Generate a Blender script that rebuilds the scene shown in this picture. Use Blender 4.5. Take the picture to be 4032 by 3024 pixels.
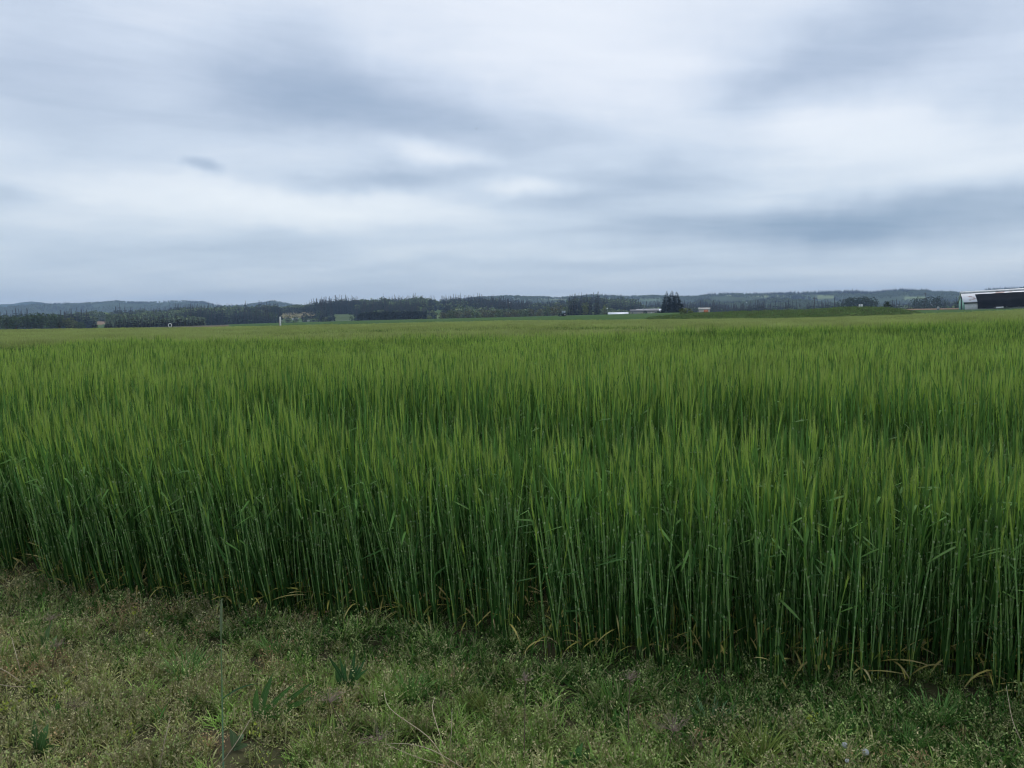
import bpy, math, random
import numpy as np
from mathutils import Vector, Matrix, Euler, Quaternion

random.seed(11)
rng = np.random.default_rng(11)
for o in list(bpy.data.objects):
    bpy.data.objects.remove(o)
scene = bpy.context.scene
COL = scene.collection
R = math.radians

# ------------------------------------------------------------------ camera
FPX, CX, CY = 3350.0, 2016.0, 1512.0
CAM_H = 1.6
PITCH = math.atan(262 / FPX)
ROLL = R(0.7)
_F = np.array([0, math.cos(PITCH), -math.sin(PITCH)])
_U = np.array([0, math.sin(PITCH), math.cos(PITCH)])
_Rt = np.array([1.0, 0, 0])
RT = _Rt * math.cos(ROLL) - _U * math.sin(ROLL)
UP = _U * math.cos(ROLL) + _Rt * math.sin(ROLL)
FW = _F
cam_data = bpy.data.cameras.new('camera')
cam = bpy.data.objects.new('camera', cam_data)
COL.objects.link(cam)
cam.matrix_world = Matrix(((RT[0], UP[0], -FW[0], 0), (RT[1], UP[1], -FW[1], 0), (RT[2], UP[2], -FW[2], CAM_H), (0, 0, 0, 1)))
cam_data.sensor_width = 36.0
cam_data.lens = 36.0 * FPX / 4032.0
cam_data.clip_start = 0.05
cam_data.clip_end = 40000
scene.camera = cam


def pdir(px, py):
    return FW + (px - CX) / FPX * RT + (CY - py) / FPX * UP


def at(px, py, d):
    """world point on the ray of a photograph point at horizontal distance d"""
    v = pdir(px, py)
    h = math.hypot(v[0], v[1])
    return np.array([v[0] / h * d, v[1] / h * d, CAM_H + v[2] / h * d])


def az_of(px, py=1250):
    v = pdir(px, py)
    return math.atan2(v[0], v[1])


def project(P):
    P = np.atleast_2d(P) - np.array([0, 0, CAM_H])
    zf = np.maximum(P @ FW, 1e-3)
    return CX + FPX * (P @ RT) / zf, CY - FPX * (P @ UP) / zf


# ------------------------------------------------------------------ world / sky
SUN_EL, SUN_AZ = R(55), R(25)      # azimuth measured from +Y towards +X
world = bpy.data.worlds.new('World')
scene.world = world
world.use_nodes = True
wn, wl = world.node_tree.nodes, world.node_tree.links
wn.clear()


def wmath(op, a, b=None, c=None, clamp=False):
    n = wn.new('ShaderNodeMath')
    n.operation = op
    n.use_clamp = clamp
    for i, s in enumerate((a, b, c)):
        if s is None:
            continue
        if isinstance(s, (int, float)):
            n.inputs[i].default_value = s
        else:
            wl.new(s, n.inputs[i])
    return n.outputs[0]


tc = wn.new('ShaderNodeTexCoord')
sep = wn.new('ShaderNodeSeparateXYZ')
wl.new(tc.outputs['Generated'], sep.inputs[0])
sx, sy, sz = sep.outputs
az_s = wmath('ARCTAN2', sx, sy)
el_s = wmath('ARCSINE', sz)
# cloud sheet: direction projected on a high level plane, stretched by wind
zz = wmath('ADD', wmath('MAXIMUM', sz, 0.0), 0.10)
cx_s, cy_s = wmath('DIVIDE', sx, zz), wmath('DIVIDE', sy, zz)
cmb = wn.new('ShaderNodeCombineXYZ')
wl.new(wmath('MULTIPLY', cx_s, 0.55), cmb.inputs[0])
wl.new(wmath('ADD', cy_s, wmath('MULTIPLY', cx_s, 0.25)), cmb.inputs[1])
cmb.inputs[2].default_value = 3.7


def wnoise(vec, scale, detail, rough, dist=0.0):
    n = wn.new('ShaderNodeTexNoise')
    n.inputs['Scale'].default_value = scale
    n.inputs['Detail'].default_value = detail
    n.inputs['Roughness'].default_value = rough
    n.inputs['Distortion'].default_value = dist
    wl.new(vec, n.inputs['Vector'])
    return n


n_big = wnoise(cmb.outputs[0], 0.55, 4, 0.5, 0.6)
n_small = wnoise(cmb.outputs[0], 1.7, 5, 0.55, 0.3)
# the clouds in view, soft patches on the sheet (azimuth / elevation in radians), wind-ruffled
ang = wn.new('ShaderNodeCombineXYZ')
wl.new(az_s, ang.inputs[0])
wl.new(el_s, ang.inputs[1])
warp = wnoise(ang.outputs[0], 7.0, 4, 0.6)
wofs = wn.new('ShaderNodeVectorMath'); wofs.operation = 'SUBTRACT'
wl.new(warp.outputs['Color'], wofs.inputs[0]); wofs.inputs[1].default_value = (0.5, 0.5, 0.5)
wsc = wn.new('ShaderNodeVectorMath'); wsc.operation = 'MULTIPLY'
wl.new(wofs.outputs[0], wsc.inputs[0]); wsc.inputs[1].default_value = (0.16, 0.05, 0)
wad = wn.new('ShaderNodeVectorMath'); wad.operation = 'ADD'
wl.new(ang.outputs[0], wad.inputs[0]); wl.new(wsc.outputs[0], wad.inputs[1])
K = 4032 / 2212.0
PATCHES = [  # x, y, rx, ry (photo at 2212 wide), tilt deg, amount
    (1250, 60, 620, 260, 0, .24), (640, 110, 260, 120, 0, -.17), (880, 235, 560, 120, -6, -.26),
    (620, 260, 420, 90, -4, -.10), (410, 366, 75, 22, -9, -.26), (930, 332, 200, 40, -8, .24), (840, 392, 330, 48, 2, -.26),
    (1150, 410, 190, 30, 0, .28), (600, 445, 620, 58, -3, .34), (150, 370, 420, 90, 0, .10), (60, 415, 90, 24, 0, -.10),
    (1880, 478, 720, 80, 2, -.46), (1400, 400, 420, 110, 8, -.22), (1850, 270, 560, 120, 6, .26), (2100, 360, 380, 120, 0, .14),
    (1850, 110, 520, 140, 10, -.27), (2180, 190, 260, 90, 0, -.2), (300, 545, 700, 60, 0, -.08), (1000, 568, 620, 24, 0, -.10),
    (1350, 530, 700, 30, 0, .06), (2150, 560, 420, 34, 3, .14), (60, 150, 380, 220, 0, -.13), (1450, 240, 300, 160, 20, .10),
    (250, 480, 420, 50, 0, .10)]
acc = None
for (x, y, rx, ry, t, amt) in PATCHES:
    d = pdir(x * K, y * K); d = d / np.linalg.norm(d)
    mp = wn.new('ShaderNodeMapping'); mp.vector_type = 'TEXTURE'
    mp.inputs['Location'].default_value = (math.atan2(d[0], d[1]), math.asin(d[2]), 0)
    mp.inputs['Rotation'].default_value = (0, 0, R(t))
    mp.inputs['Scale'].default_value = (rx * K / FPX, ry * K / FPX, 1)
    wl.new(wad.outputs[0], mp.inputs['Vector'])
    g = wn.new('ShaderNodeTexGradient'); g.gradient_type = 'SPHERICAL'
    wl.new(mp.outputs[0], g.inputs[0])
    mr = wn.new('ShaderNodeMapRange'); mr.interpolation_type = 'SMOOTHSTEP'
    mr.inputs['To Max'].default_value = amt
    wl.new(g.outputs['Fac'], mr.inputs['Value'])
    acc = mr.outputs[0] if acc is None else wmath('ADD', acc, mr.outputs[0])
# the sheet brightens overhead, thickens towards the horizon
hz = wn.new('ShaderNodeMapRange'); hz.interpolation_type = 'SMOOTHSTEP'
hz.inputs['From Min'].default_value = 0.0; hz.inputs['From Max'].default_value = 0.28
hz.inputs['To Min'].default_value = 0.58; hz.inputs['To Max'].default_value = 0.57
wl.new(el_s, hz.inputs['Value'])
bright = wmath('ADD', hz.outputs[0], acc)
bright = wmath('ADD', bright, wmath('MULTIPLY', wmath('SUBTRACT', n_big.outputs['Fac'], 0.5), 0.34))
bright = wmath('ADD', bright, wmath('MULTIPLY', wmath('SUBTRACT', n_small.outputs['Fac'], 0.5), 0.30))
st_v = wn.new('ShaderNodeCombineXYZ')
wl.new(wmath('MULTIPLY', wmath('ADD', az_s, wmath('MULTIPLY', el_s, 0.8)), 2.2), st_v.inputs[0])
wl.new(wmath('MULTIPLY', wmath('ADD', el_s, wmath('MULTIPLY', az_s, 0.06)), 15.0), st_v.inputs[1])
n_str = wnoise(st_v.outputs[0], 1.6, 7, 0.6, 0.5)
bright = wmath('ADD', bright, wmath('MULTIPLY', wmath('SUBTRACT', n_str.outputs['Fac'], 0.5), 0.34))
ramp = wn.new('ShaderNodeValToRGB')
cr = ramp.color_ramp
cr.elements[0].position = 0.10; cr.elements[0].color = (0.223, 0.305, 0.437, 1)
cr.elements[1].position = 1.0; cr.elements[1].color = (0.813, 0.833, 0.884, 1)
for p, c in ((0.35, (0.391, 0.463, 0.590, 1)), (0.55, (0.539, 0.605, 0.722, 1)), (0.75, (0.692, 0.731, 0.813, 1))):
    e = cr.elements.new(p); e.color = c
wl.new(bright, ramp.inputs[0])
sky = wn.new('ShaderNodeTexSky')
sky.sky_type = 'NISHITA'
sky.sun_disc = False
sky.sun_elevation = SUN_EL
sky.sun_rotation = SUN_AZ
sky.air_density = 1.0
cl = wn.new('ShaderNodeVectorMath'); cl.operation = 'SCALE'
tint = wn.new('ShaderNodeMix'); tint.data_type = 'RGBA'
te = wn.new('ShaderNodeMapRange'); te.inputs['From Max'].default_value = 0.25
wl.new(el_s, te.inputs['Value']); wl.new(te.outputs[0], tint.inputs['Factor'])
tint.inputs['A'].default_value = (0.985, 1.03, 0.975, 1); tint.inputs['B'].default_value = (0.99, 1.0, 0.99, 1)
tm = wn.new('ShaderNodeVectorMath'); tm.operation = 'MULTIPLY'
wl.new(ramp.outputs[0], tm.inputs[0]); wl.new(tint.outputs['Result'], tm.inputs[1])
wl.new(tm.outputs[0], cl.inputs[0]); cl.inputs['Scale'].default_value = 10.0
mx = wn.new('ShaderNodeMix'); mx.data_type = 'RGBA'
mx.inputs['Factor'].default_value = 0.93
wl.new(sky.outputs[0], mx.inputs['A']); wl.new(cl.outputs[0], mx.inputs['B'])
bg = wn.new('ShaderNodeBackground')
bg.inputs['Strength'].default_value = 0.10
wl.new(mx.outputs['Result'], bg.inputs['Color'])
wo = wn.new('ShaderNodeOutputWorld')
wl.new(bg.outputs[0], wo.inputs['Surface'])
world.cycles.sampling_method = 'MANUAL'
world.cycles.sample_map_resolution = 512

# ------------------------------------------------------------------ sun, exposure
sun_data = bpy.data.lights.new('sun', 'SUN')
sun_data.energy = 1.5
sun_data.angle = R(25)
sun_data.color = (1.0, 0.96, 0.90)
sun = bpy.data.objects.new('sun', sun_data)
COL.objects.link(sun)
_sd = Vector((math.sin(SUN_AZ) * math.cos(SUN_EL), math.cos(SUN_AZ) * math.cos(SUN_EL), math.sin(SUN_EL)))
sun.rotation_euler = _sd.to_track_quat('Z', 'Y').to_euler()
sun.location = (0, 0, 60)
scene.view_settings.view_transform = 'Standard'
scene.view_settings.look = 'None'
scene.view_settings.exposure = 0.32
scene.view_settings.gamma = 1.0
scene.view_settings.use_curve_mapping = False
scene.cycles.max_bounces = 6
scene.cycles.diffuse_bounces = 3
scene.cycles.transmission_bounces = 4
scene.cycles.use_denoising = True
scene.cycles.filter_width = 1.15
scene.cycles.use_adaptive_sampling = True
scene.cycles.adaptive_threshold = 0.03
scene.cycles.debug_use_spatial_splits = True
scene.cycles.use_light_tree = False


# ------------------------------------------------------------------ helpers
class MB:
    """collects triangles with a colour per vertex"""
    def __init__(self):
        self.V, self.F, self.C, self.n = [], [], [], 0

    def add(self, v, f, c):
        v = np.asarray(v, float).reshape(-1, 3)
        f = np.asarray(f, int).reshape(-1, 3)
        c = np.asarray(c, float)
        if c.ndim == 1:
            c = np.tile(c[:3], (len(v), 1))
        self.V.append(v); self.F.append(f + self.n); self.C.append(c)
        self.n += len(v)
        return self

    def ribbon(self, pts, w, side, col):
        pts = np.asarray(pts, float)
        w = np.asarray(w, float)[:, None]
        side = np.asarray(side, float)
        if side.ndim == 1:
            side = np.tile(side, (len(pts), 1))
        side = side / np.linalg.norm(side, axis=1, keepdims=True)
        v = np.empty((2 * len(pts), 3))
        v[0::2] = pts - side * w / 2
        v[1::2] = pts + side * w / 2
        f = []
        for i in range(len(pts) - 1):
            a = 2 * i
            f.append((a, a + 1, a + 3))
            if w[i + 1, 0] > 1e-6 or True:
                f.append((a, a + 3, a + 2))
        c = np.asarray(col, float)
        if c.ndim == 2:
            c = np.repeat(c, 2, axis=0)
        return self.add(v, f, c)

    def tube(self, pts, r, n, col, cap=False):
        pts = np.asarray(pts, float)
        r = np.asarray(r, float)
        N = len(pts)
        d = np.gradient(pts, axis=0)
        d /= np.linalg.norm(d, axis=1, keepdims=True) + 1e-12
        ref = np.where(np.abs(d[:, 2:3]) > 0.9, np.array([[1.0, 0, 0]]), np.array([[0, 0, 1.0]]))
        s = np.cross(d, ref); s /= np.linalg.norm(s, axis=1, keepdims=True) + 1e-12
        t = np.cross(d, s)
        a = np.arange(n) * 2 * np.pi / n
        v = pts[:, None] + r[:, None, None] * (np.cos(a)[None, :, None] * s[:, None] + np.sin(a)[None, :, None] * t[:, None])
        f = []
        for i in range(N - 1):
            for j in range(n):
                k = (j + 1) % n
                p, q, u, w = i * n + j, i * n + k, (i + 1) * n + k, (i + 1) * n + j
                f += [(p, q, u), (p, u, w)]
        if cap:
            for j in range(1, n - 1):
                f.append((0, j + 1, j)); f.append(((N - 1) * n, (N - 1) * n + j, (N - 1) * n + j + 1))
        c = np.asarray(col, float)
        if c.ndim == 2:
            c = np.repeat(c, n, axis=0)
        return self.add(v.reshape(-1, 3), f, c)

    def box(self, lo, hi, col=(1, 1, 1), M=None):
        x0, y0, z0 = lo; x1, y1, z1 = hi
        v = np.array([(x0, y0, z0), (x1, y0, z0), (x1, y1, z0), (x0, y1, z0), (x0, y0, z1), (x1, y0, z1), (x1, y1, z1), (x0, y1, z1)], float)
        if M is not None:
            v = v @ M[:3, :3].T + M[:3, 3]
        q = [(0, 3, 2, 1), (4, 5, 6, 7), (0, 1, 5, 4), (1, 2, 6, 5), (2, 3, 7, 6), (3, 0, 4, 7)]
        f = []
        for a, b, c, d in q:
            f += [(a, b, c), (a, c, d)]
        return self.add(v, f, col)

    def prism(self, poly, x0, x1, col=(1, 1, 1)):
        """polygon in y,z extruded along x (convex)"""
        n = len(poly)
        v = [(x0, p[0], p[1]) for p in poly] + [(x1, p[0], p[1]) for p in poly]
        f = []
        for i in range(1, n - 1):
            f.append((0, i + 1, i)); f.append((n, n + i, n + i + 1))
        for i in range(n):
            k = (i + 1) % n
            f += [(i, k, n + k), (i, n + k, n + i)]
        return self.add(v, f, col)

    def arrays(self):
        if not self.V:
            return np.zeros((0, 3)), np.zeros((0, 3), int), np.zeros((0, 3))
        return np.concatenate(self.V), np.concatenate(self.F), np.concatenate(self.C)

    def join(self, arr, M=None, tint=None):
        v, f, c = arr
        if M is not None:
            v = v @ M[:3, :3].T + M[:3, 3]
        return self.add(v, f, c if tint is None else c * tint)

    def mesh(self, name, mat):
        return mesh_of(name, *self.arrays(), mat)

    def obj(self, name, mat, parent=None):
        return link(name, self.mesh(name, mat), parent)


def mesh_of(name, v, f, c, mat):
    me = bpy.data.meshes.new(name)
    me.vertices.add(len(v)); me.vertices.foreach_set('co', np.ascontiguousarray(v, np.float32).ravel())
    me.loops.add(3 * len(f)); me.loops.foreach_set('vertex_index', np.ascontiguousarray(f, np.int32).ravel())
    me.polygons.add(len(f)); me.polygons.foreach_set('loop_start', np.arange(0, 3 * len(f), 3, dtype=np.int32))
    me.update(calc_edges=True)
    ca = me.color_attributes.new('Col', 'FLOAT_COLOR', 'POINT')
    rgba = np.ones((len(v), 4), np.float32); rgba[:, :3] = c
    ca.data.foreach_set('color', rgba.ravel())
    me.materials.append(mat)
    return me


def link(name, data, parent=None):
    o = bpy.data.objects.new(name, data)
    COL.objects.link(o)
    if parent is not None:
        o.parent = parent
    return o


def tag(o, label=None, cat=None, group=None, kind=None):
    if label: o['label'] = label
    if cat: o['category'] = cat
    if group: o['group'] = group
    if kind: o['kind'] = kind
    return o


def thing(name, label, cat, loc=(0, 0, 0), rz=0.0, group=None):
    o = bpy.data.objects.new(name, None)
    COL.objects.link(o)
    o.empty_display_size = 0.2
    o.location = [float(q) for q in loc]
    o.rotation_euler = (0, 0, rz)
    return tag(o, label, cat, group)


def veg(name, rough=0.55, trans=0.3, vary=0.35, spec=0.3, hue=0.0):
    m = bpy.data.materials.new(name); m.use_nodes = True
    nt = m.node_tree; n, l = nt.nodes, nt.links
    n.clear()
    out = n.new('ShaderNodeOutputMaterial')
    at_ = n.new('ShaderNodeAttribute'); at_.attribute_name = 'Col'
    oi = n.new('ShaderNodeObjectInfo')
    mr = n.new('ShaderNodeMapRange'); mr.inputs['To Min'].default_value = 1 - vary / 2; mr.inputs['To Max'].default_value = 1 + vary / 2
    l.new(oi.outputs['Random'], mr.inputs['Value'])
    geo = n.new('ShaderNodeNewGeometry')
    nz = n.new('ShaderNodeTexNoise'); nz.inputs['Scale'].default_value = 2.3; nz.inputs['Detail'].default_value = 3
    l.new(geo.outputs['Position'], nz.inputs['Vector'])
    mr2 = n.new('ShaderNodeMapRange'); mr2.inputs['From Min'].default_value = 0.3; mr2.inputs['From Max'].default_value = 0.7
    mr2.inputs['To Min'].default_value = 0.85; mr2.inputs['To Max'].default_value = 1.15
    l.new(nz.outputs['Fac'], mr2.inputs['Value'])
    mu = n.new('ShaderNodeMath'); mu.operation = 'MULTIPLY'
    l.new(mr.outputs[0], mu.inputs[0]); l.new(mr2.outputs[0], mu.inputs[1])
    sc = n.new('ShaderNodeVectorMath'); sc.operation = 'SCALE'
    l.new(at_.outputs['Color'], sc.inputs[0]); l.new(mu.outputs[0], sc.inputs['Scale'])
    p = n.new('ShaderNodeBsdfPrincipled')
    p.inputs['Roughness'].default_value = rough
    p.inputs['Specular IOR Level'].default_value = spec
    l.new(sc.outputs[0], p.inputs['Base Color'])
    if trans > 0:
        t = n.new('ShaderNodeBsdfTranslucent'); l.new(sc.outputs[0], t.inputs['Color'])
        mxs = n.new('ShaderNodeMixShader'); mxs.inputs[0].default_value = trans
        l.new(p.outputs[0], mxs.inputs[1]); l.new(t.outputs[0], mxs.inputs[2])
        l.new(mxs.outputs[0], out.inputs['Surface'])
    else:
        l.new(p.outputs[0], out.inputs['Surface'])
    return m


def paint(name, col, col2=None, scale=1.0, rough=0.6, metal=0.0, detail=4, lo=0.4, hi=0.7, stretch=(1, 1, 1), bump=0.0, spec=0.4, attr=False):
    """noise-mottled surface between two own colours"""
    m = bpy.data.materials.new(name); m.use_nodes = True
    n, l = m.node_tree.nodes, m.node_tree.links
    p = n['Principled BSDF']
    p.inputs['Roughness'].default_value = rough
    p.inputs['Metallic'].default_value = metal
    p.inputs['Specular IOR Level'].default_value = spec
    if col2 is None:
        col2 = tuple(c * 0.75 for c in col)
    tcn = n.new('ShaderNodeTexCoord'); mp = n.new('ShaderNodeMapping')
    mp.inputs['Scale'].default_value = stretch
    l.new(tcn.outputs['Object'], mp.inputs[0])
    nz = n.new('ShaderNodeTexNoise'); nz.inputs['Scale'].default_value = scale; nz.inputs['Detail'].default_value = detail
    l.new(mp.outputs[0], nz.inputs['Vector'])
    mr = n.new('ShaderNodeMapRange'); mr.inputs['From Min'].default_value = lo; mr.inputs['From Max'].default_value = hi
    l.new(nz.outputs['Fac'], mr.inputs['Value'])
    mxc = n.new('ShaderNodeMix'); mxc.data_type = 'RGBA'
    l.new(mr.outputs[0], mxc.inputs['Factor'])
    mxc.inputs['A'].default_value = (*col, 1); mxc.inputs['B'].default_value = (*col2, 1)
    res = mxc.outputs['Result']
    if attr:
        a = n.new('ShaderNodeAttribute'); a.attribute_name = 'Col'
        m2 = n.new('ShaderNodeMix'); m2.data_type = 'RGBA'; m2.blend_type = 'MULTIPLY'; m2.inputs['Factor'].default_value = 1.0
        l.new(res, m2.inputs['A']); l.new(a.outputs['Color'], m2.inputs['B'])
        res = m2.outputs['Result']
    l.new(res, p.inputs['Base Color'])
    if bump > 0:
        b = n.new('ShaderNodeBump'); b.inputs['Strength'].default_value = 0.6; b.inputs['Distance'].default_value = bump
        l.new(nz.outputs['Fac'], b.inputs['Height']); l.new(b.outputs[0], p.inputs['Normal'])
    return m


def scatter(name, P, rot, scl, idx, protos, mat, kind='stuff'):
    """one object of geometry-node copies of unlinked prototype meshes"""
    me = bpy.data.meshes.new(name)
    me.vertices.add(len(P)); me.vertices.foreach_set('co', np.ascontiguousarray(P, np.float32).ravel())
    a = me.attributes.new('rot', 'FLOAT_VECTOR', 'POINT'); a.data.foreach_set('vector', np.ascontiguousarray(rot, np.float32).ravel())
    a = me.attributes.new('scl', 'FLOAT_VECTOR', 'POINT'); a.data.foreach_set('vector', np.ascontiguousarray(scl, np.float32).ravel())
    a = me.attributes.new('idx', 'INT', 'POINT'); a.data.foreach_set('value', np.ascontiguousarray(idx, np.int32).ravel())
    me.materials.append(mat)
    o = link(name, me)
    ng = bpy.data.node_groups.new(name + '_nodes', 'GeometryNodeTree')
    ng.interface.new_socket('Geometry', in_out='INPUT', socket_type='NodeSocketGeometry')
    ng.interface.new_socket('Geometry', in_out='OUTPUT', socket_type='NodeSocketGeometry')
    n, l = ng.nodes, ng.links
    gi, go = n.new('NodeGroupInput'), n.new('NodeGroupOutput')
    jn = n.new('GeometryNodeJoinGeometry')

    def named(nm, t):
        q = n.new('GeometryNodeInputNamedAttribute'); q.data_type = t; q.inputs['Name'].default_value = nm
        return q.outputs['Attribute']
    rt, sc_, ix = named('rot', 'FLOAT_VECTOR'), named('scl', 'FLOAT_VECTOR'), named('idx', 'INT')
    e2r = n.new('FunctionNodeEulerToRotation'); l.new(rt, e2r.inputs[0])
    for k, pm in enumerate(protos):
        po = bpy.data.objects.new(pm.name, pm)      # never linked to the scene: only its mesh is used
        cmp_ = n.new('FunctionNodeCompare'); cmp_.data_type = 'INT'; cmp_.operation = 'EQUAL'
        ins = [s for s in cmp_.inputs if s.type == 'INT']
        l.new(ix, ins[0]); ins[1].default_value = k
        oi = n.new('GeometryNodeObjectInfo'); oi.inputs['Object'].default_value = po
        ip = n.new('GeometryNodeInstanceOnPoints')
        l.new(gi.outputs[0], ip.inputs['Points']); l.new(cmp_.outputs[0], ip.inputs['Selection'])
        l.new(oi.outputs['Geometry'], ip.inputs['Instance'])
        l.new(e2r.outputs[0], ip.inputs['Rotation']); l.new(sc_, ip.inputs['Scale'])
        l.new(ip.outputs[0], jn.inputs[0])
    l.new(jn.outputs[0], go.inputs[0])
    md = o.modifiers.new('scatter', 'NODES'); md.node_group = ng
    o['kind'] = kind
    return o


def smooth(x):
    x = np.clip(x, 0, 1)
    return x * x * (3 - 2 * x)


def vnoise(x, y, s, seed=0):
    """smooth value noise"""
    x = np.asarray(x, float) / s; y = np.asarray(y, float) / s
    xi, yi = np.floor(x).astype(np.int64), np.floor(y).astype(np.int64)
    fx, fy = smooth(x - xi), smooth(y - yi)

    def h(i, j):
        k = (i * 374761393 + j * 668265263 + seed * 2147483647) & 0xffffffff
        k = ((k ^ (k >> 13)) * 1274126177) & 0xffffffff
        return ((k ^ (k >> 16)) & 0xffff) / 65535.0
    return (h(xi, yi) * (1 - fx) + h(xi + 1, yi) * fx) * (1 - fy) + (h(xi, yi + 1) * (1 - fx) + h(xi + 1, yi + 1) * fx) * fy


# ------------------------------------------------------------------ terrain
TX = np.array([0, 450, 1000, 1500, 2016, 2400, 2650, 3000, 3500, 3800, 4032], float)
TAZ = np.array([az_of(p) for p in TX])
Z130 = np.array([-.10, -.12, -.16, 0, .18, .15, .10, .10, .34, .75, 1.0])
PY450 = [1302, 1297, 1277, 1262, 1249, 1238, 1231, 1227, 1218, 1214, 1209]
Z450 = np.array([at(p, q, 450)[2] for p, q in zip(TX, PY450)])
TR = np.array([0, 12, 60, 130, 450, 520, 720, 1200, 20000], float)
TZ = np.array([Z130 * 0, Z130 * 0, Z130 * .45, Z130, Z450, Z450 + .15, Z450 - 4, Z450 * 0 - 5, Z450 * 0 - 6])


def terr(x, y):
    x = np.asarray(x, float); y = np.asarray(y, float)
    r = np.hypot(x, y); a = np.arctan2(x, y)
    ac = np.clip(a, TAZ[0], TAZ[-1])
    u = np.interp(ac, TAZ, np.arange(len(TAZ)))
    v = np.interp(r, TR, np.arange(len(TR)))
    i = np.clip(np.floor(u).astype(int), 0, len(TAZ) - 2); fu = u - i
    j = np.clip(np.floor(v).astype(int), 0, len(TR) - 2); fv = v - j
    z = (TZ[j, i] * (1 - fu) + TZ[j, i + 1] * fu) * (1 - fv) + (TZ[j + 1, i] * (1 - fu) + TZ[j + 1, i + 1] * fu) * fv
    back = smooth((np.abs(a) - R(60)) / R(50))
    return np.where(back > 0, z * (1 - back) + np.where(r > 700, -5, 0) * back, z)


def gpt(px, py):
    """ground point (near field) under a photograph point"""
    v = pdir(px, py)
    t = CAM_H / -v[2]
    return np.array([v[0] * t, v[1] * t, 0.0])


def onz(px, d, py=1250):
    """point standing on the ground in the direction of px at distance d"""
    a = az_of(px, py)
    x, y = d * math.sin(a), d * math.cos(a)
    return np.array([x, y, float(terr(x, y))])


def zpy(px, py, d):
    return at(px, py, d)[2]


def polar_sheet(azs, rs, zoff=0.0, zf=terr, bump=None, colf=None):
    A, Rr = np.meshgrid(azs, rs)
    X, Y = Rr * np.sin(A), Rr * np.cos(A)
    Z = zf(X, Y) + zoff
    if bump is not None:
        Z = Z + bump(X, Y)
    V = np.stack([X, Y, Z], -1).reshape(-1, 3)
    na, nr = len(azs), len(rs)
    i, j = np.meshgrid(np.arange(na - 1), np.arange(nr - 1))
    p = (j * na + i).ravel()
    F = np.concatenate([np.stack([p, p + na + 1, p + 1], 1), np.stack([p, p + na, p + na + 1], 1)])
    C = np.ones_like(V) if colf is None else colf(V)
    return V, F, C


soil = paint('soil_and_thatch', (0.075, 0.062, 0.038), (0.05, 0.06, 0.022), scale=3.0, rough=0.95, lo=.35, hi=.65, bump=0.02, spec=0.1)
azs = np.concatenate([np.linspace(-math.pi, R(-36), 30)[:-1], np.linspace(R(-36), R(36), 150), np.linspace(R(36), math.pi, 30)[1:]])
rs = np.concatenate([[0.02], np.linspace(.5, 8, 50), np.geomspace(8.3, 130, 30), np.geomspace(140, 1200, 40), np.geomspace(1400, 5500, 14)])


def near_bump(X, Y):
    r = np.hypot(X, Y)
    return ((vnoise(X, Y, .55, 3) - .5) * .05 + (vnoise(X, Y, .22, 4) - .5) * .025) * smooth((9 - r) / 3)


V, F, C = polar_sheet(azs, rs, bump=near_bump)
ground = link('ground', mesh_of('ground', V, F, C, soil))
tag(ground, kind='structure')

# the short green crop beyond the barley, and other sheets lying on the ground
crop_m = paint('young_crop', (0.055, 0.100, 0.036), (0.080, 0.125, 0.050), scale=0.05, rough=0.8, stretch=(1, 3, 1), spec=0.0)
V, F, C = polar_sheet(np.linspace(az_of(900), az_of(4300), 120), np.linspace(126, 560, 60), .03)
tag(link('green_field', mesh_of('green_field', V, F, C, crop_m)), kind='structure')
path_m = paint('dry_track', (0.17, 0.135, 0.095), (0.12, 0.11, 0.06), scale=.2, rough=.95, spec=.0)
V, F, C = polar_sheet(np.linspace(az_of(-300), az_of(900), 50), np.linspace(150, 420, 12), .03)
tag(link('field_track', mesh_of('field_track', V, F, C, path_m)), kind='structure')
plough_m = paint('ploughed_soil', (0.23, 0.165, 0.115), (0.18, 0.13, 0.085), scale=.15, rough=.95, stretch=(1, 5, 1), spec=.0)
V, F, C = polar_sheet(np.linspace(az_of(3500), az_of(3960), 30), np.linspace(350, 448, 12), .12)
tag(link('ploughed_field', mesh_of('ploughed_field', V, F, C, plough_m)), kind='structure')

leafm = veg('barley_leaf', .62, .22, .35, .12)
stemm = veg('barley_stem', .55, .08, .30, .18)
awnm = veg('barley_awn', .6, .25, .30, .08)
grassm = veg('verge_grass', .7, .22, .45, .06)
treem = veg('tree_foliage', .7, .15, .35, .1)
barkm = paint('bark', (0.11, 0.085, 0.065), (0.07, 0.055, 0.04), scale=1.5, rough=.95, spec=.0)


# ------------------------------------------------------------------ hills and far woods
def prof(pts):
    xs = np.array([p[0] for p in pts], float); ys = np.array([p[1] for p in pts], float)
    aa = np.array([az_of(x) for x in xs])
    return lambda a, d: np.array([at(x, y, d)[2] for x, y in zip(np.interp(a, aa, xs), np.interp(a, aa, ys))])


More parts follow.
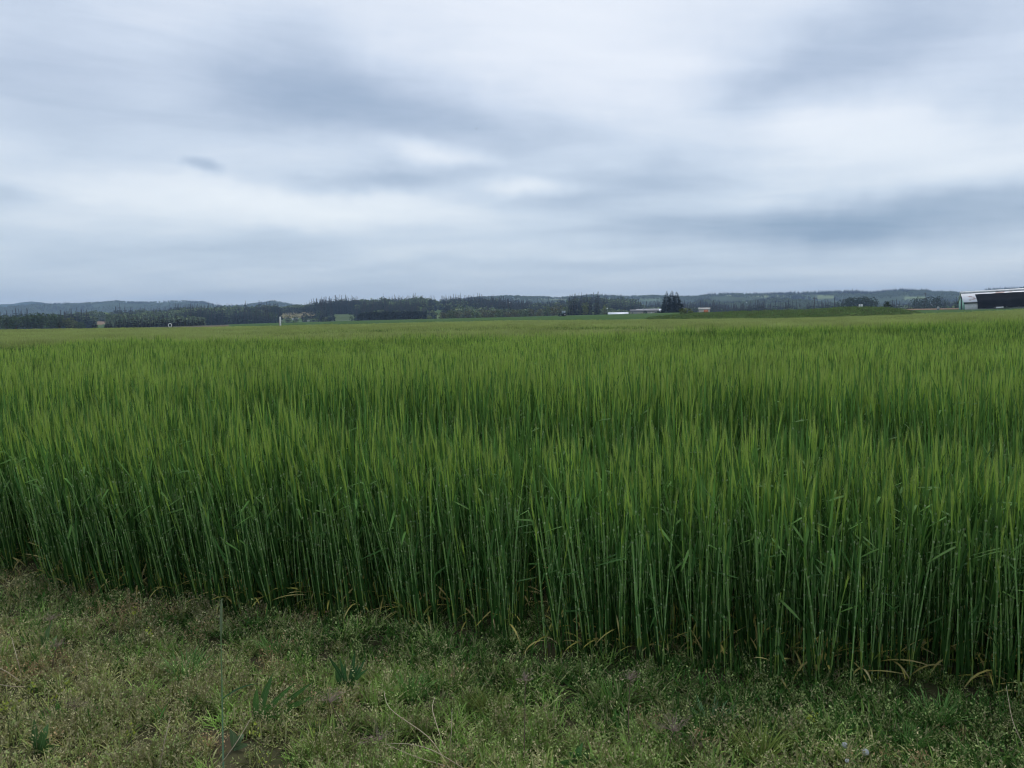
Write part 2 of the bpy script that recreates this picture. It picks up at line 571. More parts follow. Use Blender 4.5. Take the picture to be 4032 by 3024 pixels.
HA = [(-900, 1250), (0, 1242), (200, 1238), (264, 1224), (365, 1215), (440, 1218), (557, 1206), (640, 1210), (723, 1199), (808, 1200), (899, 1196), (1007, 1193),
      (1062, 1188), (1170, 1185), (1279, 1179), (1387, 1173), (1496, 1169), (1508, 1163), (1563, 1171), (1581, 1167), (1653, 1161), (1707, 1169),
      (1725, 1175), (1780, 1168), (1834, 1168), (1906, 1167), (1979, 1173), (2000, 1181), (2087, 1179), (2196, 1178), (2240, 1170), (2300, 1162),
      (2390, 1168), (2450, 1162), (2480, 1166), (2510, 1174), (2522, 1187), (2540, 1198), (2590, 1193), (2640, 1188), (2700, 1193), (2760, 1201),
      (2850, 1212), (3100, 1211), (3300, 1207), (3600, 1202), (3900, 1198), (4900, 1200)]
HE = [(-900, 1240), (1800, 1225), (2600, 1192), (2697, 1188), (2760, 1170), (2780, 1167), (2823, 1175), (2845, 1181), (2903, 1177), (2953, 1174), (3062, 1165), (3130, 1168),
      (3188, 1172), (3242, 1185), (3315, 1187), (3440, 1190), (3600, 1190), (3750, 1180), (3850, 1172), (4032, 1176), (4900, 1180)]
HB = [(-900, 1240), (1000, 1225), (1700, 1190), (1780, 1174), (1885, 1161), (1975, 1159), (2080, 1161), (2178, 1164), (2353, 1158), (2462, 1161), (2534, 1155), (2606, 1159),
      (2715, 1161), (2787, 1154), (2878, 1149), (3007, 1148), (3134, 1147), (3242, 1144), (3369, 1139), (3409, 1144), (3482, 1137), (3560, 1135), (3647, 1132),
      (3680, 1139), (3862, 1143), (3889, 1131), (4032, 1127), (4900, 1120)]
HC = [(-900, 1205), (0, 1204), (65, 1197), (192, 1191), (325, 1188), (362, 1185), (434, 1184), (506, 1184), (651, 1183), (796, 1184), (830, 1190), (855, 1197), (960, 1196), (1020, 1190),
      (1047, 1187), (1080, 1181), (1118, 1188), (1200, 1202), (1500, 1230), (4900, 1240)]
HD = [(-900, 1190), (0, 1196), (60, 1195), (90, 1191), (127, 1186), (160, 1188), (200, 1193), (300, 1197), (900, 1200), (1400, 1230), (4900, 1235)]


class Hill:
    def __init__(self, name, pts, r0, rc, r1, th, colf=None, na=500, wob=0.0):
        self.p, self.r0, self.rc, self.r1, self.th = prof(pts), r0, rc, r1, th
        self.azs = np.linspace(az_of(-800), az_of(4800), na)
        self.crest = np.maximum(self.p(self.azs, rc) - th, -4)
        if wob:
            self.crest = self.crest + (vnoise(self.azs * rc, 0 * self.azs, 60, 5) - .5) * wob + (vnoise(self.azs * rc, 0 * self.azs, 23, 6) - .5) * wob * .5
        V, F, C = polar_sheet(self.azs, np.concatenate([np.linspace(r0, rc, 26), np.linspace(rc, r1, 8)[1:]]), 0, self.z, None, colf)
        self.o = link('hill', mesh_of('hill', V, F, C, hillm))
        tag(self.o, kind='structure')

    def z(self, X, Y):
        r, a = np.hypot(X, Y), np.arctan2(X, Y)
        c = np.interp(a, self.azs, self.crest)
        up = smooth((r - self.r0) / (self.rc - self.r0)) ** .8
        dn = smooth((self.r1 - r) / (self.r1 - self.rc))
        lump = (vnoise(X, Y, 90, 9) - .5) * self.th * .25
        return -7 + (c + 7) * np.where(r < self.rc, up, dn) + lump * np.where(r < self.rc, up, dn) * np.where(r < self.rc, (1 - up), 0) * 2


hillm = paint('hill_ground', (1, 1, 1), (.75, .78, .7), scale=0.02, rough=.95, spec=.0, attr=True)
OPEN = [  # openings in the woods: x0, x1, y0, y1 in the photograph, colour of the field there
    (1064, 1118, 1221, 1232, (0.22, 0.17, 0.12)), (1095, 1258, 1227, 1252, (0.20, 0.175, 0.10)), (960, 1020, 1226, 1230, (0.22, 0.2, 0.12)),
    (1703, 1762, 1196, 1211, (0.28, 0.125, 0.075)), (1672, 1745, 1208, 1214, (0.10, 0.16, 0.05)), (1290, 1420, 1240, 1264, (0.10, 0.135, 0.065)),
    (380, 440, 1262, 1275, (0.25, 0.17, 0.12)), (810, 1010, 1260, 1278, (0.09, 0.17, 0.055)), (340, 440, 1250, 1260, (0.12, 0.17, 0.06)), (1710, 1740, 1245, 1256, (0.15, 0.2, 0.09))]
OPEN_B = [(2955, 3022, 1160, 1168, (0.24, 0.27, 0.13)), (3055, 3085, 1160, 1165, (0.22, 0.25, 0.12)), (3220, 3280, 1165, 1174, (0.2, 0.24, 0.12)), (2030, 2230, 1166, 1178, (0.2, 0.22, 0.12)),
          (2850, 2890, 1155, 1162, (0.22, 0.26, 0.13)), (3570, 3640, 1170, 1178, (0.2, 0.25, 0.12)), (2380, 2600, 1172, 1180, (.14, .19, .1)),(2915, 2970, 1186, 1196, (0.12, 0.2, 0.08))]


def openmask(px, py, lst, gx=4, gy=2):
    m = np.zeros(len(px), bool)
    jit = vnoise(px, py, 14, 77) * .9 + .55
    for x0, x1, y0, y1, c in lst:
        m |= (np.abs((px - (x0 + x1) / 2) / ((x1 - x0) / 2 + gx)) ** 3 + np.abs((py - (y0 + y1) / 2) / ((y1 - y0) / 2 + gy)) ** 3) < jit
    return m


def hillcol(lst, base):
    def f(V):
        C = np.tile(np.array(base, float), (len(V), 1))
        px, py = project(V)
        for x0, x1, y0, y1, c in lst:
            m = (px > x0 - 6) & (px < x1 + 6) & (py > y0 - 2) & (py < y1 + 2)
            C[m] = c
        return C
    return f


# tree builders ------------------------------------------------------
def conifer(h, w, whorls, per, g, col=(0.028, 0.05, 0.03), ragged=.25, low=.06, thin=1.0, two=True):
    """returns trunk arrays, crown arrays"""
    t, c = MB(), MB()
    zs = np.linspace(0, h, 5)
    t.tube(np.stack([zs * 0, zs * 0, zs], 1), np.maximum(.022 * h * (1 - zs / h) ** .8, .01), 5, (1, 1, 1))
    for k in range(whorls):
        u = (k + g.random() * .5) / whorls
        z = h * (low + (1 - low) * u)
        rad = w / 2 * (1 - u) ** .95 * thin + .02 * h
        if u < .12:
            rad *= .75 + u * 2
        a0 = g.random() * 6.28
        for j in range(per):
            a = a0 + j * 6.283 / per + g.normal(0, .2)
            r = rad * (1 + g.normal(0, ragged))
            if r < .1: continue
            d = np.array([math.cos(a), math.sin(a), 0]); s = np.array([-math.sin(a), math.cos(a), 0])
            droop = r * (.30 + .2 * g.random()) * (1 - u * .8)
            rise = (.12 + .25 * u) * r
            wd = max(.55 * r * 2.6 / per * 2, h * .018)
            b = np.array([0, 0, z]); m = b + d * r * .55 + np.array([0, 0, -droop * .45 + rise * .3]); e = b + d * r + np.array([0, 0, -droop + rise])
            cc = np.array(col) * (.65 + .7 * g.random())
            v = [b, m + s * wd / 2, e, m - s * wd / 2]
            c.add(v, [(0, 1, 2), (0, 2, 3)], [cc * .8, cc, cc * 1.25, cc])
            if two:
                hang = np.array([0, 0, -wd * (.45 + .4 * g.random())])
                c.add([b + d * r * .15, m + hang, e, m + np.array([0, 0, wd * .1])], [(0, 1, 2), (0, 2, 3)], [cc * .7, cc * .8, cc * 1.1, cc])
    c.add([(-.012 * h, 0, h * .93), (.012 * h, 0, h * .93), (0, .012 * h, h * .93), (0, 0, h * 1.02)], [(0, 1, 3), (1, 2, 3), (2, 0, 3)], col)
    return t.arrays(), c.arrays()


def roundtree(h, w, n, g, col=(0.05, 0.085, 0.03), size=.12, trunk=.2, lobes=7):
    t, c = MB(), MB()
    top = np.array([g.normal(0, .03) * w, g.normal(0, .03) * w, h * .75])
    t.tube([(0, 0, 0), (0, 0, h * .2), top * .6, top], np.array([.028, .022, .014, .004]) * h, 5, (1, 1, 1))
    L = []
    for k in range(lobes):
        a = k * 2.4 + g.random()
        rr = w * (.08 + .20 * g.random())
        cz = h * (trunk + .18 + (.72 - trunk) * ((k + .5) / lobes))
        q = np.array([rr * math.cos(a), rr * math.sin(a), min(cz, h * .78)])
        L.append((q, w * (.20 + .11 * g.random()), h * (.16 + .08 * g.random())))
        t.tube([(0, 0, h * trunk), q * .6 + np.array([0, 0, h * .05]), q], np.array([.012, .008, .003]) * h, 4, (1, 1, 1))
    for i in range(n):
        q, lr, lz = L[i % lobes]
        d = g.normal(size=3); d /= np.linalg.norm(d)
        rad = (.55 + .45 * g.random() ** .5)
        p = q + d * np.array([lr, lr, lz]) * rad
        s = size * w * (.5 + .7 * g.random())
        nrm = d + g.normal(0, .5, 3); nrm /= np.linalg.norm(nrm)
        u = np.cross(nrm, [0.3, .2, 1]); u /= np.linalg.norm(u) + 1e-9; v = np.cross(nrm, u)
        cc = np.array(col) * (.6 + .8 * g.random()) * (1 + g.normal(0, .06, 3))
        c.add([p - u * s * .5, p - v * s * .35 + nrm * s * .1, p + u * s * .5, p + v * s * .4], [(0, 1, 2), (0, 2, 3)], cc)
    return t.arrays(), c.arrays()


def onemesh(name, parts, mat):
    m = MB()
    t, c = parts
    m.join(t, tint=np.array([.06, .05, .04])); m.join(c)
    return m.mesh(name, mat)


g0 = np.random.default_rng(5)
far_con = [onemesh('far_conifer', conifer(1, .44 + .06 * k, 10, 6, g0, (0.022, 0.042, 0.028), .25, .03), treem) for k in range(4)]
far_dec = [onemesh('far_tree', roundtree(1, .95, 90, g0, (0.115, 0.155, 0.058), .22, .08, 6), treem) for k in range(4)]


def forest(name, hill, n, label, hmin, hmax, opens, decid, rlo=0.0, rhi=1.15, seed=1, azr=(-300, 4300), maskf=None):
    g = np.random.default_rng(seed)
    a = g.uniform(az_of(azr[0]), az_of(azr[1]), n)
    r = hill.r0 + (hill.rc - hill.r0) * g.uniform(rlo, rhi, n)
    X, Y = r * np.sin(a), r * np.cos(a)
    Z = hill.z(X, Y)
    f = vnoise(X, Y, (hill.rc) * .06, seed + 3) * .6 + vnoise(X, Y, hill.rc * .018, seed + 4) * .4
    isdec = f < decid
    H = g.uniform(hmin, hmax, n) * np.where(isdec, .72, 1.0) * (.62 + .50 * vnoise(X, Y, hill.rc * .035, seed + 8)) * g.uniform(.85, 1.1, n)
    px, py = project(np.stack([X, Y, Z], 1)); _, pt = project(np.stack([X, Y, Z + H], 1))
    keep = (r > hill.rc * .93) | ~(openmask(px, py, opens) | openmask(px, pt, opens) | openmask(px, (py + pt) / 2, opens))
    keep &= (vnoise(X, Y, hill.rc * .045, seed + 11) * .65 + vnoise(X, Y, hill.rc * .014, seed + 12) * .35) > .34
    if maskf is not None:
        keep &= maskf(X, Y, px, py)
    X, Y, Z, H, isdec = X[keep], Y[keep], Z[keep], H[keep], isdec[keep]
    m = len(X)
    idx = g.integers(0, 4, m) + np.where(isdec, 4, 0)
    w = g.uniform(.8, 1.25, m)
    sc = np.stack([H * w, H * w, H], 1)
    rot = np.zeros((m, 3)); rot[:, 2] = g.uniform(0, 6.28, m)
    o = scatter(name, np.stack([X, Y, Z - .3], 1), rot, sc, idx, far_con + far_dec, treem)
    o['label'] = label
    return o


hillA = Hill('hill', HA, 780, 1300, 1900, 17, hillcol(OPEN, (0.085, 0.13, 0.05)), 900)
forest('forest', hillA, 15000, 'dark conifer and broadleaf woods covering the nearer hills', 14, 21, OPEN, .50, .12, 1.1, 3)
hillE = Hill('hill', HE, 1450, 1900, 2400, 13, hillcol(OPEN_B, (0.06, 0.085, 0.04)), 500)
forest('forest', hillE, 9000, 'bluish woods on the middle ridge towards the barn', 10, 15, OPEN_B, .45, .1, 1.1, 5, (2300, 4300))
hillB = Hill('hill', HB, 2150, 2800, 3500, 10, hillcol(OPEN_B, (0.07, 0.095, 0.045)), 700, 3)
forest('forest', hillB, 15000, 'hazy blue woods along the far ridge', 8, 13, OPEN_B, .55, .1, 1.08, 7, (1300, 4300))
hillC = Hill('hill', HC, 2900, 3600, 4300, 8, hillcol([], (0.06, 0.085, 0.045)), 600, 4)
forest('forest', hillC, 6000, 'pale blue woods on the farthest hills seen over the conifer row', 8, 12, [], .5, .3, 1.06, 9, (-300, 1400))
hillD = Hill('hill', HD, 4600, 5000, 5400, 4, hillcol([], (0.05, 0.08, 0.05)), 400, 9)

# the air
hb = MB(); hb.box((-5600, -5600, -12), (5600, 5600, 165))
hm = bpy.data.materials.new('haze'); hm.use_nodes = True
hn, hl = hm.node_tree.nodes, hm.node_tree.links
hn.clear()
ho = hn.new('ShaderNodeOutputMaterial'); pv = hn.new('ShaderNodeVolumePrincipled')
pv.inputs['Color'].default_value = (0.46, 0.65, 0.94, 1)
pv.inputs['Density'].default_value = 0.00017
pv.inputs['Anisotropy'].default_value = 0.0
hl.new(pv.outputs[0], ho.inputs['Volume'])
haze = hb.obj('haze', hm)
tag(haze, 'thin pale haze lying over the valley', None, None, 'stuff')


# ------------------------------------------------------------------ barley
E0 = np.array([0.0, 4.15])                       # front edge of the field: a line through E0
EDIR = np.array([1.0, -0.36]); EDIR /= np.linalg.norm(EDIR)
EIN = np.array([-EDIR[1], EDIR[0]])             # into the field
OUT = -EIN

STEM_C, LEAF_C, FLAG_C = np.array([.225, .370, .100]), np.array([.044, .116, .026]), np.array([.088, .188, .040])
EAR_C, AWN_C, TIP_C = np.array([.335, .485, .085]), np.array([.322, .445, .095]), np.array([.29, .23, .130])
YEL_C, DRY_C, COLLAR_C = np.array([.50, .43, .10]), np.array([.46, .40, .19]), np.array([.42, .53, .28])


def leaf_blade(m, base, ang, tilt0, bend, L, w, col, g, kink=None, seg=6, tipcol=None):
    """ribbon leaf leaving base in direction ang; tilt0 from vertical, bending by bend along it"""
    pts, sides = [np.array(base)], []
    d2 = np.array([math.cos(ang), math.sin(ang), 0]); s = np.array([-math.sin(ang), math.cos(ang), 0])
    th = tilt0; tw = g.normal(0, .5)
    for i in range(seg):
        if kink is not None and i == kink[0]:
            th += kink[1]
        th += bend / seg
        pts.append(pts[-1] + L / seg * (d2 * math.sin(th) + np.array([0, 0, math.cos(th)])))
    n = len(pts)
    u = np.linspace(0, 1, n)
    wd = w * np.minimum(1, (u * 3 + .45)) * np.clip((1 - u) * 2.4, 0, 1) ** .8
    sd = np.array([s * math.cos(tw * q) + np.array([0, 0, 1]) * math.sin(tw * q) for q in u])
    c0 = np.asarray(col); c1 = c0 if tipcol is None else np.asarray(tipcol)
    cols = np.array([c0 * (1 - q) + c1 * q for q in u]) * (1 + .12 * np.sin(u * 9 + g.random() * 6))[:, None]
    m.ribbon(pts, wd, sd, cols)


def barley_plant(g, lite=False, headed=True):
    """parts of one barley plant: stalk, list of leaves, ear, awns"""
    hh = g.uniform(.64, .86)
    lean = g.normal(0, .035, 2)
    nodes = np.array([.05, .16, .31, .49]) * hh / .74 * g.uniform(.92, 1.08)
    zs, rad, cols = [], [], []

    def put(z, r, c):
        zs.append(z); rad.append(r); cols.append(c)
    basec = STEM_C * np.array([1.55, 1.2, .6])
    put(0, .0034, basec)
    glau = STEM_C * g.uniform(.85, 1.15) * np.array([.95, 1, g.uniform(.9, 1.25)])
    for k, z in enumerate(nodes):
        put(z - .008, .0032, basec * .7 + glau * .3 if k < 2 else glau)
        put(z, .0042, COLLAR_C * .8)
        put(z + .008, .0038, glau)
    put(hh * .80, .0032, glau * .9 + FLAG_C * .2)
    put(hh, .0020, STEM_C * np.array([1.15, 1.1, .7]))
    zs = np.array(zs)
    curve = lambda z: np.stack([lean[0] * (z / hh) ** 2 * hh, lean[1] * (z / hh) ** 2 * hh, z], -1)
    st = MB().tube(curve(zs), rad, 3 if lite else 4, np.array(cols))
    leaves = []
    a = g.random() * 6.28
    spec = []
    if not lite:
        spec.append((nodes[0] + .03, .17, .009, 'dry')); spec.append((nodes[0] + .05, .20, .010, 'yel'))
    spec += [(nodes[1] + .10, .22, .011, 'low'), (nodes[2] + .12, .24, .0125, 'mid'), (min(nodes[3] + .13, hh * .93), .20, .013, 'flag')]
    if not headed:
        spec.append((hh * .90, .23, .011, 'spear'))
    for k in range(1 if lite else 2):
        spec.append((.0, g.uniform(.26, .46), .0115, 'tiller'))
    for z, L, w, kind in spec:
        a += math.pi + g.normal(0, .5)
        m = MB()
        p = curve(np.array(z))
        L = L * g.uniform(.75, 1.2)
        if kind in ('dry', 'yel'):
            if g.random() < .76:
                continue
            c = DRY_C if kind == 'dry' else (YEL_C if g.random() < .5 else LEAF_C * 1.2)
            leaf_blade(m, p, a, g.uniform(.5, 1.2), g.uniform(.4, 1.6), L, w, c * g.uniform(.5, 1.05), g, tipcol=(YEL_C if g.random() < .5 else DRY_C) * g.uniform(.7, 1.1), seg=5)
        else:
            c = (LEAF_C if kind in ('low', 'mid', 'tiller') else FLAG_C) * g.uniform(.75, 1.3)
            q = g.random()
            if kind == 'spear':
                leaf_blade(m, p, a, g.uniform(.02, .12), g.uniform(0, .15), L, w, c * 1.1, g, seg=3)
            elif kind == 'tiller':
                p = np.array([g.normal(0, .02), g.normal(0, .02), 0])
                leaf_blade(m, p, a, g.uniform(.02, .16), g.uniform(.0, .35), L, w, c * .9, g, seg=3 if lite else 5)
            elif q < .76:
                leaf_blade(m, p, a, g.uniform(.12, .40), g.uniform(0, .5), L, w, c, g, seg=4 if lite else 6)
            elif q < .97:   # snapped over
                leaf_blade(m, p, a, g.uniform(.15, .4), .2, L, w, c, g, kink=(g.integers(1, 4), g.uniform(.9, 1.7)), seg=4 if lite else 6)
            else:
                leaf_blade(m, p, a, g.uniform(.7, 1.3), g.uniform(.2, .7), L, w, c * 1.1, g, seg=4 if lite else 6)
            if not lite and kind not in ('tiller', 'spear'):    # pale collar where the blade leaves the sheath
                m.tube([p - np.array([0, 0, .004]), p, p + np.array([0, 0, .005])], [.0036, .0054, .0036], 4, COLLAR_C)
        leaves.append(m.arrays())
    top = curve(np.array(hh)); tdir = np.array([lean[0] * 2, lean[1] * 2, 1.0]); tdir /= np.linalg.norm(tdir)
    el = g.uniform(.055, .08)
    us = np.array([0, .15, .5, .85, 1.0])
    ear = MB().tube(top + tdir * (us * el)[:, None], np.array([.0016, .0038, .0042, .0034, .0015]), 4 if lite else 6, np.tile(EAR_C * g.uniform(.85, 1.2), (5, 1)))
    aw = MB()
    if not headed:
        return st.arrays(), leaves, None, None, top
    na = 8 if lite else 20
    for i in range(na):
        u = (i + .5) / na
        b = top + tdir * (el * (.08 + .9 * u))
        aa = i * 2.399 + g.random() * .5
        sp = (.06 + .095 * g.random()) * (1 - .35 * u)
        d = tdir + sp * np.array([math.cos(aa), math.sin(aa), 0])
        L = g.uniform(.065, .110) * (1 - .15 * u)
        s = np.array([-math.sin(aa), math.cos(aa), 0])
        if g.random() < .5: s = np.cross(d, s)
        wd = .0017 if lite else .0012
        e = b + d * L; mid = b + d * L * .55
        c1 = AWN_C * g.uniform(.85, 1.25)
        aw.ribbon([b, mid, e], [wd, wd * .75, wd * .12], s, np.array([c1, c1, c1 * .6 + TIP_C * .45]))
    return st.arrays(), leaves, ear.arrays(), aw.arrays(), top


gb = np.random.default_rng(21)
NV = 15
plants = [barley_plant(gb, False, k % 3 != 2) for k in range(NV)]
plants_lite = [barley_plant(gb, True, k % 4 != 3) for k in range(24)]
plants_leafy = [barley_plant(gb, True, k % 5 == 0) for k in range(15)]


def multi_mesh(name, groups):
    """one mesh from (arrays list, material) groups"""
    m = MB(); mats = []; mi = []
    for k, (arrs, mat) in enumerate(groups):
        mats.append(mat)
        for a in arrs:
            m.join(a); mi.append(np.full(len(a[1]), k, np.int32))
    me = m.mesh(name, mats[0])
    for q in mats[1:]:
        me.materials.append(q)
    me.polygons.foreach_set('material_index', np.concatenate(mi))
    return me


def whole(p):
    return multi_mesh('barley_copy', [([p[0]], stemm), (p[1], leafm)] + ([([p[2], p[3]], awnm)] if p[2] is not None else []))


def xf(x, y, z=0, s=1.0, spin=0.0, lx=0.0, ly=0.0, sz=None):
    """matrix: scale, spin, lean (small angles lx along +x, ly along +y), move"""
    ang_ = math.hypot(lx, ly)
    q = Quaternion((-ly / ang_, lx / ang_, 0), ang_) if ang_ > 1e-6 else Quaternion()
    M = Matrix.Translation((x, y, z)) @ q.to_matrix().to_4x4() @ Matrix.Rotation(spin, 4, 'Z') @ Matrix.Diagonal((s, s, sz or s, 1))
    return M


def patch(size, n, g, src, name, tone=1.0):
    st, lf, ea = [], [], []
    sd0 = g.uniform(0, 90)
    for i in range(n):
        p = src[g.integers(0, len(src))]
        qx, qy = g.uniform(-.5, .5, 2) * size
        M = np.array(xf(qx, qy, 0, 1, g.random() * 6.28, g.normal(0, .06), g.normal(0, .06), g.uniform(.90, 1.08) + .15 * (float(vnoise(qx + sd0, qy, .16, 71)) - .5)))
        T = lambda a: (a[0] @ M[:3, :3].T + M[:3, 3], a[1], a[2] * tone)
        st.append(T(p[0])); lf += [T(a) for a in p[1]]
        if p[2] is not None:
            ea += [T(p[2]), T(p[3])]
    return multi_mesh(name, [(st, stemm), (lf, leafm), (ea, awnm)])


def far_patch(size, n, g, name, leafy=0.0):
    """tops only: ear with a few awns and a flag leaf"""
    lf, ea = MB(), MB()
    sd0 = g.uniform(0, 90)
    for i in range(n):
        x, y = g.uniform(-.5, .5, 2) * size
        h = g.uniform(.62, .80) + .18 * (float(vnoise(x + sd0, y, .38, 72)) - .5); a = g.random() * 6.28
        s = np.array([math.cos(a), math.sin(a), 0]); t = np.array([-s[1], s[0], 0])
        b = np.array([x, y, h]); lean = np.array([g.normal(0, .05), g.normal(0, .05), 1])
        if g.random() < leafy:
            leaf_blade(lf, (x, y, h * .8), a, g.uniform(.02, .25), .2, .24, .018, FLAG_C * g.uniform(.8, 1.3), g, seg=2)
            leaf_blade(lf, (x, y, h * .65), a + 2, g.uniform(.2, .6), .5, .24, .018, FLAG_C * g.uniform(.7, 1.2), g, seg=2)
            continue
        c = EAR_C * g.uniform(.8, 1.25)
        ea.ribbon([b - lean * .18, b, b + lean * .06], [.006, .011, .012], s, np.array([STEM_C, c, c]) * 1.1)
        for k in range(3):
            d = lean + np.array([g.normal(0, .08), g.normal(0, .08), 0])
            c1 = AWN_C * g.uniform(.85, 1.3)
            ea.ribbon([b + lean * .05, b + lean * .05 + d * .13], [.0105, .001], s if k % 2 else t, np.array([c1, c1 * .75 + TIP_C * .35]))
        leaf_blade(lf, (x, y, h * .72), a, g.uniform(.2, .6), g.uniform(.1, 1.0), .22, .017, FLAG_C * g.uniform(.7, 1.3), g, seg=2)
        if i % 2:
            leaf_blade(lf, (x, y, h * .5), a + 2, g.uniform(.2, .8), g.uniform(.1, 1.0), .25, .017, LEAF_C * g.uniform(.7, 1.3), g, seg=2)
    tn = np.array([1.05, 1, 1.3]) if leafy < .5 else np.array([.70, .74, .72])
    A, B = lf.arrays(), ea.arrays()
    return multi_mesh(name, [([(A[0], A[1], A[2] * tn)], leafm), ([(B[0], B[1], B[2] * np.array([1.02, .93, 1.25]))], awnm)])


near_protos = [whole(p) for p in plants]
mid_protos = [patch(.5, 98, gb, plants_lite, 'barley_block') for _ in range(6)]
mid_protos += [patch(.5, 72, gb, plants_leafy, 'barley_leafy_block', .72) for _ in range(4)]
far_protos = [far_patch(2.0, 800, gb, 'barley_far_block', .12) for _ in range(4)]
far_protos += [far_patch(2.0, 800, gb, 'barley_far_leafy', .75) for _ in range(3)]


def hnoise(s, t):
    """height of the crop: drill and sprayer lines run with the front edge"""
    return .95 + .20 * (vnoise(s, t * .18, 1.9, 31) - .5) + .30 * (vnoise(s, t * .10, 5.5, 32) - .5) + .16 * (vnoise(s, t * .5, 1.1, 33) - .5)


def band(s, t):
    """0..1, low where the crop is behind and still mostly leaf"""
    q = 6.0 * np.log(np.maximum(np.asarray(s, float), 0) + 3.0)
    return .70 * vnoise(q, t * .045, .62, 35) + .20 * vnoise(q, t * .22, .5, 36) + .10 * vnoise(s, t, .8, 37)


def edge_shift(t):
    return (vnoise(t, t * 0, .9, 41) - .5) * .34 + (vnoise(t, t * 0, .25, 42) - .5) * .26


P, RO, SC, IX = [], [], [], []
# zone 1: single plants, t along the edge, s into the field
t0, t1, s1 = -8.5, 6.0, 3.0
n = int((t1 - t0) * s1 * 410)
T_, S_ = gb.uniform(t0, t1, n), gb.uniform(0, s1, n)
gap = (np.abs(T_ - .12 + S_ * .18) < .10 * (1 - S_ / 1.2)) & (S_ < 1.1)
T_, S_ = T_[~gap], S_[~gap]
S2 = S_ + edge_shift(T_)
X_ = E0[0] + EDIR[0] * T_ + EIN[0] * S2; Y_ = E0[1] + EDIR[1] * T_ + EIN[1] * S2
# the 300 front plants that show largest become things of their own
inview = (np.abs(X_) < Y_ * .60)
order = np.argsort(np.where(inview, S_, 99))
front = np.sort(order[:300])
isfront = np.zeros(len(T_), bool); isfront[front] = True
hz_ = hnoise(S_, T_) * gb.uniform(.90, 1.07, len(T_))
leanang = R(12) * np.exp(-S_ / .55) + gb.normal(0, R(2.8), len(T_))
side = gb.normal(0, R(2.8), len(T_))
LX = OUT[0] * leanang + EDIR[0] * side; LY = OUT[1] * leanang + EDIR[1] * side
spin = gb.uniform(0, 6.28, len(T_)); var = gb.integers(0, NV, len(T_))
lag1 = (band(S_, T_) + gb.normal(0, .04, len(T_)) < .46) & (S_ > .5)
var = np.where(lag1 & (var % 3 != 2), (var // 3) * 3 + 2, var)
hz_ = np.where(lag1, hz_ * .88, hz_ * 1.02) * np.where((S_ < .22) & (gb.random(len(T_)) < .3), gb.uniform(.6, .95, len(T_)), 1.0)
sxy = gb.uniform(.78, 1.0, len(T_))
Zg = terr(X_, Y_)
MAT = {}
for i in range(len(T_)):
    M = xf(X_[i], Y_[i], Zg[i] - .01, sxy[i], spin[i], LX[i], LY[i], hz_[i] * 1.20)
    if isfront[i]:
        MAT[i] = M
        continue
    e = M.to_euler()
    P.append((X_[i], Y_[i], Zg[i] - .01)); RO.append(tuple(e)); SC.append((sxy[i], sxy[i], hz_[i] * 1.20)); IX.append(var[i])
# zone 2: half-metre blocks
step = .47
for s in np.arange(s1 + .22, 34, step):
    for t in np.arange(-42, 30, step):
        tt, ss = t + gb.uniform(-.08, .08), s + gb.uniform(-.08, .08)
        x, y = E0 + EDIR * tt + EIN * ss
        if y < 1 or abs(x) > y * .68 + 2.0 or y > 30:
            continue
        P.append((x, y, float(terr(x, y)) - .01))
        RO.append((0, 0, gb.integers(0, 4) * math.pi / 2)); k = float(hnoise(ss, tt)) * gb.uniform(.97, 1.03)
        lag = float(band(ss, tt)) + gb.normal(0, .03) < .47
        SC.append((1.04, 1.04, k * (.86 if lag else 1.08))); IX.append(NV + (6 + gb.integers(0, 4) if lag else gb.integers(0, 6)))
# zone 3: two-metre blocks to the far edge
for y in np.arange(30.5, 132, 1.85):
    w = y * .70 + 4
    for x in np.arange(-w, w, 1.85):
        if math.hypot(x, y) > 131 or (math.hypot(x, y) > 118 and az_of(3560) < math.atan2(x, y)):
            continue
        s = (np.array([x, y]) - E0) @ EIN; t = (np.array([x, y]) - E0) @ EDIR
        P.append((x + gb.uniform(-.1, .1), y + gb.uniform(-.1, .1), float(terr(x, y)) - .01))
        RO.append((0, 0, gb.integers(0, 4) * math.pi / 2)); SC.append((1.02, 1.02, (1.02 + .6 * (float(hnoise(s * .6, t)) - .95)) * gb.uniform(.97, 1.03))); lag = float(band(s, t)) + gb.normal(0, .03) < .46
        IX.append(NV + 10 + (4 + gb.integers(0, 3) if lag else gb.integers(0, 4)))
barley = scatter('barley_field', np.array(P), np.array(RO), np.array(SC), np.array(IX), near_protos + mid_protos + far_protos, leafm)
tag(barley, 'dense green bearded barley filling the whole field', None, None, 'stuff')

# front plants as individuals sharing their meshes
PM = []
for p in plants:
    PM.append((mesh_of('stalk', *p[0], stemm), [mesh_of('leaf', *a, leafm) for a in p[1]], mesh_of('ear', *p[2], awnm) if p[2] else None, mesh_of('awns', *p[3], awnm) if p[2] else None))
for i in front:
    o = bpy.data.objects.new('barley_plant', None); COL.objects.link(o)
    o.empty_display_size = .05
    o.matrix_world = MAT[i]
    tag(o, 'slender green barley stalk in the foremost row along the ragged field edge', 'barley', 'barley stalks in the foremost row of the field')
    sm, lm, em, am = PM[var[i]]
    link('stalk', sm, o)
    for q in lm:
        link('leaf', q, o)
    if em is not None:
        e = link('ear', em, o); link('awns', am, e)
    else:
        tag(o, 'leafy green barley stalk with no ear yet in the foremost row along the field edge')

# ------------------------------------------------------------------ verge grass
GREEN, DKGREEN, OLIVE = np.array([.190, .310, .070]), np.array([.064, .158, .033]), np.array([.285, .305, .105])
SEED_T, SEED_G, SEED_B = np.array([.45, .415, .22]), np.array([.32, .40, .145]), np.array([.46, .32, .17])


